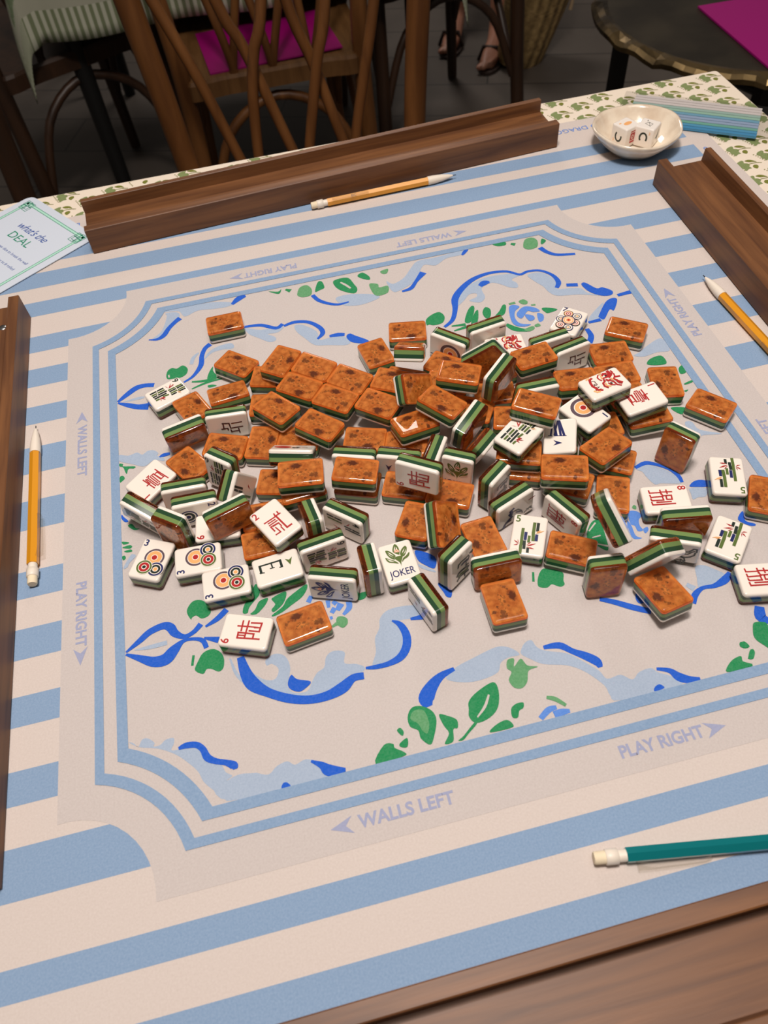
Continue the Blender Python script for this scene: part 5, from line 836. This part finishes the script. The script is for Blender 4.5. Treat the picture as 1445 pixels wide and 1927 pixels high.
# ---------------------------------------------------------------- chairs
def chair(name, label, loc, rz, m_, seat_m, group='cross-back chairs in the room'):
    """local: origin on the floor below the seat, sitter faces -y, back at y = +0.2"""
    t = thing(name, label, 'chair', loc, rz, group); zb = .75
    lp = [(-.235, .235, 1.0), (-.212, .205, .95 - .0), (-.222, .2, .77), (-.196, .2, .54), (-.185, .2, .45), (-.19, .215, .22), (-.20, .235, 0)]
    for s in (-1, 1):
        mb = MB(); pts = [(s * .222, .205, .93), (s * .215, .2, .80), (s * .200, .2, .60), (s * .193, .2, .45), (s * .197, .215, .22), (s * .205, .240, .005)]
        mb.tube(spline(pts, False, 4), .0185, m_, 14); mb.build('back_post', t)
        mb = MB(); mb.tube([(s * .165, -.165, .44), (s * .18, -.185, .2), (s * .19, -.195, .005)], [.019, .017, .015], m_, 12); mb.build('front_leg', t)
    mb = MB(); mb.tube(spline([(-.222, .205, .93), (-.17, .215, .985), (0, .23, 1.01), (.17, .215, .985), (.222, .205, .93)], False, 6), .018, m_, 12); mb.build('top_rail', t)
    def sp(pts): q = MB(); q.tube(spline(pts, False, 5), .0088, m_, 8); q.build('back_spindle', t)
    x = lambda v: v - .03
    sp([(x(-.205), .203, .93), (x(-.149), .2, .764), (x(-.112), .197, .65), (x(-.080), .2, .5275), (x(-.060), .2, .455)])
    sp([(x(-.115), .218, .995), (x(-.062), .206, .75), (x(-.035), .206, .68), (x(.010), .200, .524), (x(.030), .2, .455)])
    sp([(x(.055), .222, 1.0), (x(.002), .190, .745), (x(-.022), .190, .68), (x(-.036), .190, .62), (x(-.046), .195, .525), (x(-.050), .2, .455)])
    sp([(x(.0), .222, 1.0), (x(.037), .206, .745), (x(.066), .206, .645), (x(.096), .2, .53), (x(.115), .2, .455)])
    sp([(x(.135), .218, .99), (x(.095), .190, .735), (x(.071), .190, .65), (x(.042), .195, .525), (x(.030), .2, .455)])
    sp([(x(.215), .206, .945), (x(.170), .196, .725), (x(.145), .196, .62), (x(.124), .2, .53), (x(.112), .2, .455)])
    mb = MB(); se = [(-.195, .205), (-.215, .0), (-.205, -.15), (-.15, -.215), (0, -.225), (.15, -.215), (.205, -.15), (.215, 0), (.195, .205), (.1, .212), (-.1, .212)]; o_ = spline(se, True, 4)[::-1]
    a2 = sum(o_[i - 1][0] * o_[i][1] - o_[i][0] * o_[i - 1][1] for i in range(len(o_)))
    if a2 < 0: o_ = o_[::-1]
    n = len(o_); rings = [(1, .418), (1, .449), (.985, .456), (.90, .456), (.87, .452)]; vs = [(u * k, v * k, z_) for k, z_ in rings for u, v in o_]
    mb.add(vs, [(j * n + i, j * n + (i + 1) % n, (j + 1) * n + (i + 1) % n, (j + 1) * n + i) for j in range(4) for i in range(n)], seat_m); mb.add(vs[-n:], [tuple(range(n))], seat_m); mb.add(vs[:n], [tuple(reversed(range(n)))], seat_m); mb.build('seat', t)
    for s in (-1, 1):
        mb = MB(); mb.tube(spline([(s * .187, -.18, .18), (s * .185, -.10, .33), (s * .18, 0, .39), (s * .185, .10, .33), (s * .193, .205, .17)], False, 5), .011, m_, 8); mb.build('side_brace', t)
    mb = MB(); mb.tube(spline([(-.187, .215, .17), (-.12, .20, .33), (0, .19, .39), (.12, .20, .33), (.187, .215, .17)], False, 5), .011, m_, 8); mb.build('rear_brace', t)
    return t
chair('cross_back_chair', 'brown cross-back chair drawn up to the far side of the game table', (.03, .70, 0), 0, M_CHAIR, M_SEAT)
chair('cross_back_chair', 'brown cross-back chair with a magenta folder on its seat', (.035, 1.575, 0), math.pi, M_CHAIR, M_SEAT)
chair('cross_back_chair', 'dark cross-back chair cut off at the left edge, beside the game table', (-.625, .70, 0), .03, M_DCHAIR, M_DCHAIR)
chair('cross_back_chair', 'dark cross-back chair pushed under the left of the far table', (-.47, 1.82, 0), math.radians(205), M_DCHAIR, M_DCHAIR)
chair('cross_back_chair', 'dark cross-back chair at the right of the far table, behind the straw bag', (.50, 1.93, 0), math.radians(-172), M_DCHAIR, M_DCHAIR)
M_MAG = mat('magenta_paper', (.36, .0, .17, 1), .45)
t = tag(link('paper_folder', MB().build('f', data_only=True)), 'magenta paper folder lying on a chair seat behind the game table', 'folder'); bpy.data.objects.remove(t)
def folder(label, pts, z, th=.003):
    mb = MB(); a = sum(pts[i - 1][0] * pts[i][1] - pts[i][0] * pts[i - 1][1] for i in range(4)); pts = pts if a > 0 else pts[::-1]
    t = thing('paper_folder', label, 'folder', (pts[0][0], pts[0][1], z)); x0, y0 = pts[0]; q = [(x - x0, y - y0) for x, y in pts]
    for nm, za, zb_ in (('back_cover', 0, .0012), ('front_cover', .0018, .003)):
        mb = MB(); mb.add([(x, y, zb_) for x, y in q] + [(x, y, za) for x, y in q], [(0, 1, 2, 3), (7, 6, 5, 4)] + [(i + 4, (i + 1) % 4 + 4, (i + 1) % 4, i) for i in range(4)], M_MAG); mb.build(nm, t)
    mb = MB(); mb.add([(x * .98 + .001, y * .98 + .001, .0018) for x, y in q] + [(x * .98 + .001, y * .98 + .001, .0012) for x, y in q], [(0, 1, 2, 3)] + [(i + 4, (i + 1) % 4 + 4, (i + 1) % 4, i) for i in range(4)], M_CARD); mb.build('inner_sheet', t)
folder('magenta paper folder lying on a chair seat behind the game table', [(-.098, 1.378), (.192, 1.396), (.178, 1.610), (-.112, 1.592)], .4565)
# ---------------------------------------------------------------- hammered side table with folder
RTZ = .55; RC_ = (.932, 1.05)
t = thing('side_table', 'round dark metal side table with a hammered wavy rim and black legs', 'table', (RC_[0], RC_[1], 0))
M_BRZ = mat('aged_bronze', (.045, .036, .024, 1), .38, Metallic=.5); noise_mix(M_BRZ, (.030, .024, .016), (.062, .050, .032), 9); M_RIM = mat('hammered_rim', (.16, .11, .05, 1), .30, Metallic=.85); noise_mix(M_RIM, (.05, .036, .02), (.26, .18, .08), 14)
mb = MB(); nn = 96; mb.add([(.276 * math.cos(2 * math.pi * k / nn), .276 * math.sin(2 * math.pi * k / nn), RTZ) for k in range(nn)], [tuple(range(nn))], M_BRZ)
mb.add([(.276 * math.cos(2 * math.pi * k / nn), .276 * math.sin(2 * math.pi * k / nn), RTZ - .004) for k in range(nn)], [tuple(reversed(range(nn)))], M_BRZ); mb.build('tray_top', t)
mb = MB(); vs = []
for (r_, z_, am) in ((.275, RTZ, 0), (.284, RTZ + .001, .002), (.296, RTZ - .002, .0045), (.303, RTZ - .008, .005), (.302, RTZ - .016, .004), (.276, RTZ - .006, 0)):
    for k in range(nn):
        a = 2 * math.pi * k / nn; f_ = (k % 5) / 5.0; wv = am * (math.sin(f_ * math.pi) * 1.6 - .6 + .5 * math.sin(k * 1.7)); vs.append(((r_ + wv * .5) * math.cos(a), (r_ + wv * .5) * math.sin(a), z_ + wv))
mb.add(vs, [(i * nn + k, i * nn + (k + 1) % nn, (i + 1) * nn + (k + 1) % nn, (i + 1) * nn + k) for i in range(5) for k in range(nn)], M_RIM); mb.build('hammered_rim', t)
for a in (2.74, 4.31, 5.88, 1.17):
    mb = MB(); x, y = .235 * math.cos(a), .235 * math.sin(a); mb.box(x - .013, x + .013, y - .013, y + .013, 0, RTZ - .006, M_BLACK); mb.build('leg', t)
for z_ in (RTZ - .06, .12):
    mb = MB(); P_ = [(.222 * math.cos(a), .222 * math.sin(a), z_) for a in (2.74, 4.31, 5.88, 1.17)]
    for k in range(4): mb.tube([P_[k], P_[(k + 1) % 4]], .010, M_BLACK, 4)
    mb.build('leg_frame', t)
folder('magenta paper folder lying on the round side table', [(.8185, 1.069), (.812, .808), (1.03, .803), (1.037, 1.064)], RTZ + .0012)
# ---------------------------------------------------------------- far table with sage cloth
T2 = (.013, 2.045); h2 = .455
t = thing('dining_table', 'far table draped with a sage green cloth at the top of the picture', 'table', (T2[0], T2[1], 0))
mb = MB(); mb.box(-h2 + .01, h2 - .01, -h2 + .01, h2 - .01, .715, .745, M_BLACK); mb.build('tabletop', t)
for sx in (-1, 1):
    for sy in (-1, 1):
        mb = MB(); mb.tube([(sx * .40, sy * .40, 0), (sx * .40, sy * .40, .715)], [.018, .024], M_BLACK, 10); mb.build('leg', t)
cm = mat('sage_cloth', (.3, .36, .22, 1), .9); N, L, B = nodes(cm)
uv = N.new('ShaderNodeUVMap'); sp = N.new('ShaderNodeSeparateXYZ'); L.new(uv.outputs[0], sp.inputs[0])
def mth(op, a, b=None, c=None):
    n = N.new('ShaderNodeMath'); n.operation = op
    for i, v_ in enumerate((a, b, c)):
        if v_ is None: continue
        if isinstance(v_, (int, float)): n.inputs[i].default_value = v_
        else: L.new(v_, n.inputs[i])
    return n.outputs[0]
ax, ay = mth('ABSOLUTE', sp.outputs[0]), mth('ABSOLUTE', sp.outputs[1]); md = mth('MAXIMUM', ax, ay)           # distance from centre
S2 = h2 + .25
onx = mth('GREATER_THAN', ax, ay); run = mth('ADD', mth('MULTIPLY', onx, sp.outputs[1]), mth('MULTIPLY', mth('SUBTRACT', 1, onx), sp.outputs[0]))
strp = mth('GREATER_THAN', mth('FRACT', mth('MULTIPLY', run, 62)), .5); inb = mth('GREATER_THAN', md, S2 - .062)
band = mth('MULTIPLY', mth('GREATER_THAN', md, S2 - .095), mth('LESS_THAN', md, S2 - .062))
nz = N.new('ShaderNodeTexNoise'); nz.inputs['Scale'].default_value = 22; nz.inputs['Detail'].default_value = 3; nz.inputs['Distortion'].default_value = 1.5; L.new(uv.outputs[0], nz.inputs['Vector'])
leaf = mth('GREATER_THAN', nz.outputs[0], .53)
def mixc(f, a, b):
    n = N.new('ShaderNodeMix'); n.data_type = 'RGBA'; L.new(f, n.inputs['Factor'])
    for i, v_ in ((6, a), (7, b)):
        if isinstance(v_, tuple): n.inputs[i].default_value = v_
        else: L.new(v_, n.inputs[i])
    return n.outputs[2]
c_ = mixc(leaf, (.15, .20, .11, 1), (.34, .38, .27, 1)); c_ = mixc(band, c_, (.36, .36, .28, 1)); c_ = mixc(inb, c_, mixc(strp, (.46, .47, .37, 1), (.17, .20, .11, 1))); L.new(c_, B.inputs['Base Color'])
mb = MB(); G = 60; vs = []; uvs = []
for j in range(G + 1):
    for i in range(G + 1):
        u = (2 * i / G - 1) * S2; v_ = (2 * j / G - 1) * S2; du, dv = max(0, abs(u) - h2), max(0, abs(v_) - h2); sx, sy = (1 if u > 0 else -1), (1 if v_ > 0 else -1)
        if du and dv: d = math.hypot(du, dv); a = math.atan2(dv, du); x = sx * (h2 + .012 + .16 * d * math.cos(a)); y = sy * (h2 + .012 + .16 * d * math.sin(a)); z_ = -d
        elif du: x = sx * (h2 + .010 + .04 * du + .010 * math.sin(v_ * 19) * du / .2); y = v_; z_ = -du
        elif dv: y = sy * (h2 + .010 + .04 * dv + .012 * math.sin(u * 17 + 1) * dv / .2); x = u; z_ = -dv
        else: x, y, z_ = u, v_, 0
        if (du or dv) and -z_ < .006: pass
        vs.append((x, y, .7475 + z_)); uvs.append((u, v_))
fs = [(j * (G + 1) + i, j * (G + 1) + i + 1, (j + 1) * (G + 1) + i + 1, (j + 1) * (G + 1) + i) for j in range(G) for i in range(G)]
mb.add(vs, fs, cm, True); o = mb.build('tablecloth', None, (T2[0], T2[1], 0)); me = o.data; ul = me.uv_layers.new(name='UVMap')
for p in me.polygons:
    for li, vi in zip(p.loop_indices, p.vertices): ul.data[li].uv = uvs[vi]
sd = o.modifiers.new('thickness', 'SOLIDIFY'); sd.thickness = .0015
tag(o, 'sage green and white cloth with striped border hanging over the far table', 'tablecloth')
# ---------------------------------------------------------------- folding stand foot seen under the far cloth
t = thing('easel_stand', 'thin dark metal stand with footed legs under the far left cloth', 'stand', (-.52, 2.62, 0))
mb = MB(); mb.tube([(0, -.13, .005), (-.07, -.02, .55)], .010, M_DCHAIR, 8); mb.build('leg', t); mb = MB(); mb.tube([(-.01, .15, .005), (-.07, -.02, .55)], .010, M_DCHAIR, 8); mb.build('leg', t)
mb = MB(); mb.tube([(-.05, .0, .25), (-.38, .05, .25)], .008, M_DCHAIR, 8); mb.tube([(-.07, -.02, .55), (-.38, .0, .55)], .008, M_DCHAIR, 8); mb.build('crossbar', t)
mb = MB(); mb.tube([(-.36, -.10, .005), (-.38, .0, .55)], .010, M_DCHAIR, 8); mb.build('leg', t)
# ---------------------------------------------------------------- seated person: only feet and shins show
M_SKIN = mat('skin', (.42, .19, .12, 1), .5, Subsurface_Weight=.1); M_SOLE = mat('sandal_leather', (.035, .02, .015, 1), .5)
t = thing('person', 'seated person in dark flat sandals, only feet and shins showing near the straw bag', 'person', (.827, 2.40, 0))
def skin_obj(name, pts, edges, radii, mt, parent):
    me = bpy.data.meshes.new(name); me.from_pydata(pts, edges, []); me.materials.append(mt); o = bpy.data.objects.new(name, me); COL.objects.link(o); o.parent = parent
    o.modifiers.new('body', 'SKIN'); 
    for i, r_ in enumerate(radii): me.skin_vertices[0].data[i].radius = r_
    me.skin_vertices[0].data[0].use_root = True; s_ = o.modifiers.new('smooth', 'SUBSURF'); s_.levels = 2; s_.render_levels = 2
    for p in me.polygons: p.use_smooth = True
    return o
P_, E_, R_ = [], [], []
def av(p, r_, par=None):
    P_.append(p); R_.append(r_); i = len(P_) - 1
    if par is not None: E_.append((par, i))
    return i
hip = av((.10, .62, .52), (.10, .10))
for fx, fy, dx in ((-.055, .03, -.25), (.045, -.13, -.30)):
    kn = av((fx + .05, fy + .30, .50), (.058, .058), hip); cf = av((fx + .03, fy + .15, .33), (.052, .052), kn); an_ = av((fx + .01, fy + .07, .10), (.032, .036), cf)
    hl = av((fx, fy + .05, .045), (.034, .034), an_); ml_ = av((fx + dx * .12, fy - .03, .040), (.030, .026), hl); bl = av((fx + dx * .25, fy - .095, .028), (.038, .018), ml_)
    for k in range(5):
        off = (k - 2) * .0155; av((fx + dx * .34 + off, fy - .140 + abs(k - 1) * .007, .019), (.0095 - k * .0006, .0085), bl)
bd = skin_obj('person_body', P_, E_, R_, M_SKIN, t)
for fx, fy, dx in ((-.055, .03, -.25), (.045, -.13, -.30)):
    mb = MB(); cx, cy = fx + dx * .17, fy - .045; dr = Vector((dx * .34, -.19)).normalized(); nr = Vector((-dr.y, dr.x)); o_ = []
    for k in range(20):
        a = 2 * math.pi * k / 20; q = Vector((cx, cy)) + dr * math.cos(a) * .118 + nr * math.sin(a) * (.042 + .006 * math.cos(a)); o_.append((q.x, q.y))
    ar = sum(o_[i - 1][0] * o_[i][1] - o_[i][0] * o_[i - 1][1] for i in range(20)); o_ = o_ if ar > 0 else o_[::-1]
    mb.add([(x, y, .010) for x, y in o_] + [(x, y, .001) for x, y in o_], [tuple(range(20)), tuple(reversed(range(20, 40)))] + [(i + 20, (i + 1) % 20 + 20, (i + 1) % 20, i) for i in range(20)], M_SOLE)
    q1 = Vector((cx, cy)) + dr * .03; mb.tube([(q1.x - nr.x * .040, q1.y - nr.y * .040, .010), (q1.x - nr.x * .025, q1.y - nr.y * .025, .052), (q1.x + nr.x * .025, q1.y + nr.y * .025, .052), (q1.x + nr.x * .040, q1.y + nr.y * .040, .010)], .006, M_SOLE, 6)
    mb.build('sandal', t)
# ---------------------------------------------------------------- straw bag
M_STRAW = mat('woven_straw', (.30, .19, .07, 1), .8); N, L, B = nodes(M_STRAW); noise_mix(M_STRAW, (.20, .125, .045), (.36, .24, .095), 60); bump(M_STRAW, 45, .9, .006, 'wave', (0.2, 0.2, 4))
M_CANV = mat('beige_canvas', (.38, .27, .16, 1), .85); M_GOLD = mat('gold_chain', (.7, .48, .22, 1), .25, Metallic=1.0)
t = thing('straw_bag', 'woven straw handbag with beige canvas top and gold chain near the far chair leg', 'bag', (.895, 2.17, .0)); t.rotation_euler = (.10, .22, .3)
mb = MB(); nn = 36; rings = [(.075, .052, .002), (.085, .060, .02), (.10, .068, .10), (.118, .074, .20), (.125, .075, .24)]; vs = [(a * math.cos(2 * math.pi * k / nn), b * math.sin(2 * math.pi * k / nn), z_) for a, b, z_ in rings for k in range(nn)]
mb.add(vs, [(i * nn + k, i * nn + (k + 1) % nn, (i + 1) * nn + (k + 1) % nn, (i + 1) * nn + k) for i in range(4) for k in range(nn)], M_STRAW, True); mb.add(vs[:nn], [tuple(reversed(range(nn)))], M_STRAW); mb.build('basket_body', t)
mb = MB(); rings = [(.126, .076, .235), (.128, .078, .25), (.11, .055, .31), (.085, .030, .345)]; vs = [(a * math.cos(2 * math.pi * k / nn), b * math.sin(2 * math.pi * k / nn), z_ + .008 * math.sin(k * .9)) for a, b, z_ in rings for k in range(nn)]
mb.add(vs, [(i * nn + k, i * nn + (k + 1) % nn, (i + 1) * nn + (k + 1) % nn, (i + 1) * nn + k) for i in range(3) for k in range(nn)], M_CANV, True); mb.add(vs[-nn:], [tuple(range(nn))], M_CANV); mb.build('canvas_top', t)
mb = MB(); mb.tube(spline([(-.12, -.01, .22), (-.135, -.02, .30), (-.11, -.02, .40), (-.02, 0, .52), (.10, 0, .40), (.118, 0, .25)], False, 6), .005, M_GOLD, 6); mb.build('chain_strap', t)
mb = MB(); mb.tube([(.115, -.03, .23), (.118, -.035, .19), (.119, -.036, .17)], [.003, .006, .007], M_CANV, 6); mb.build('tassel', t)
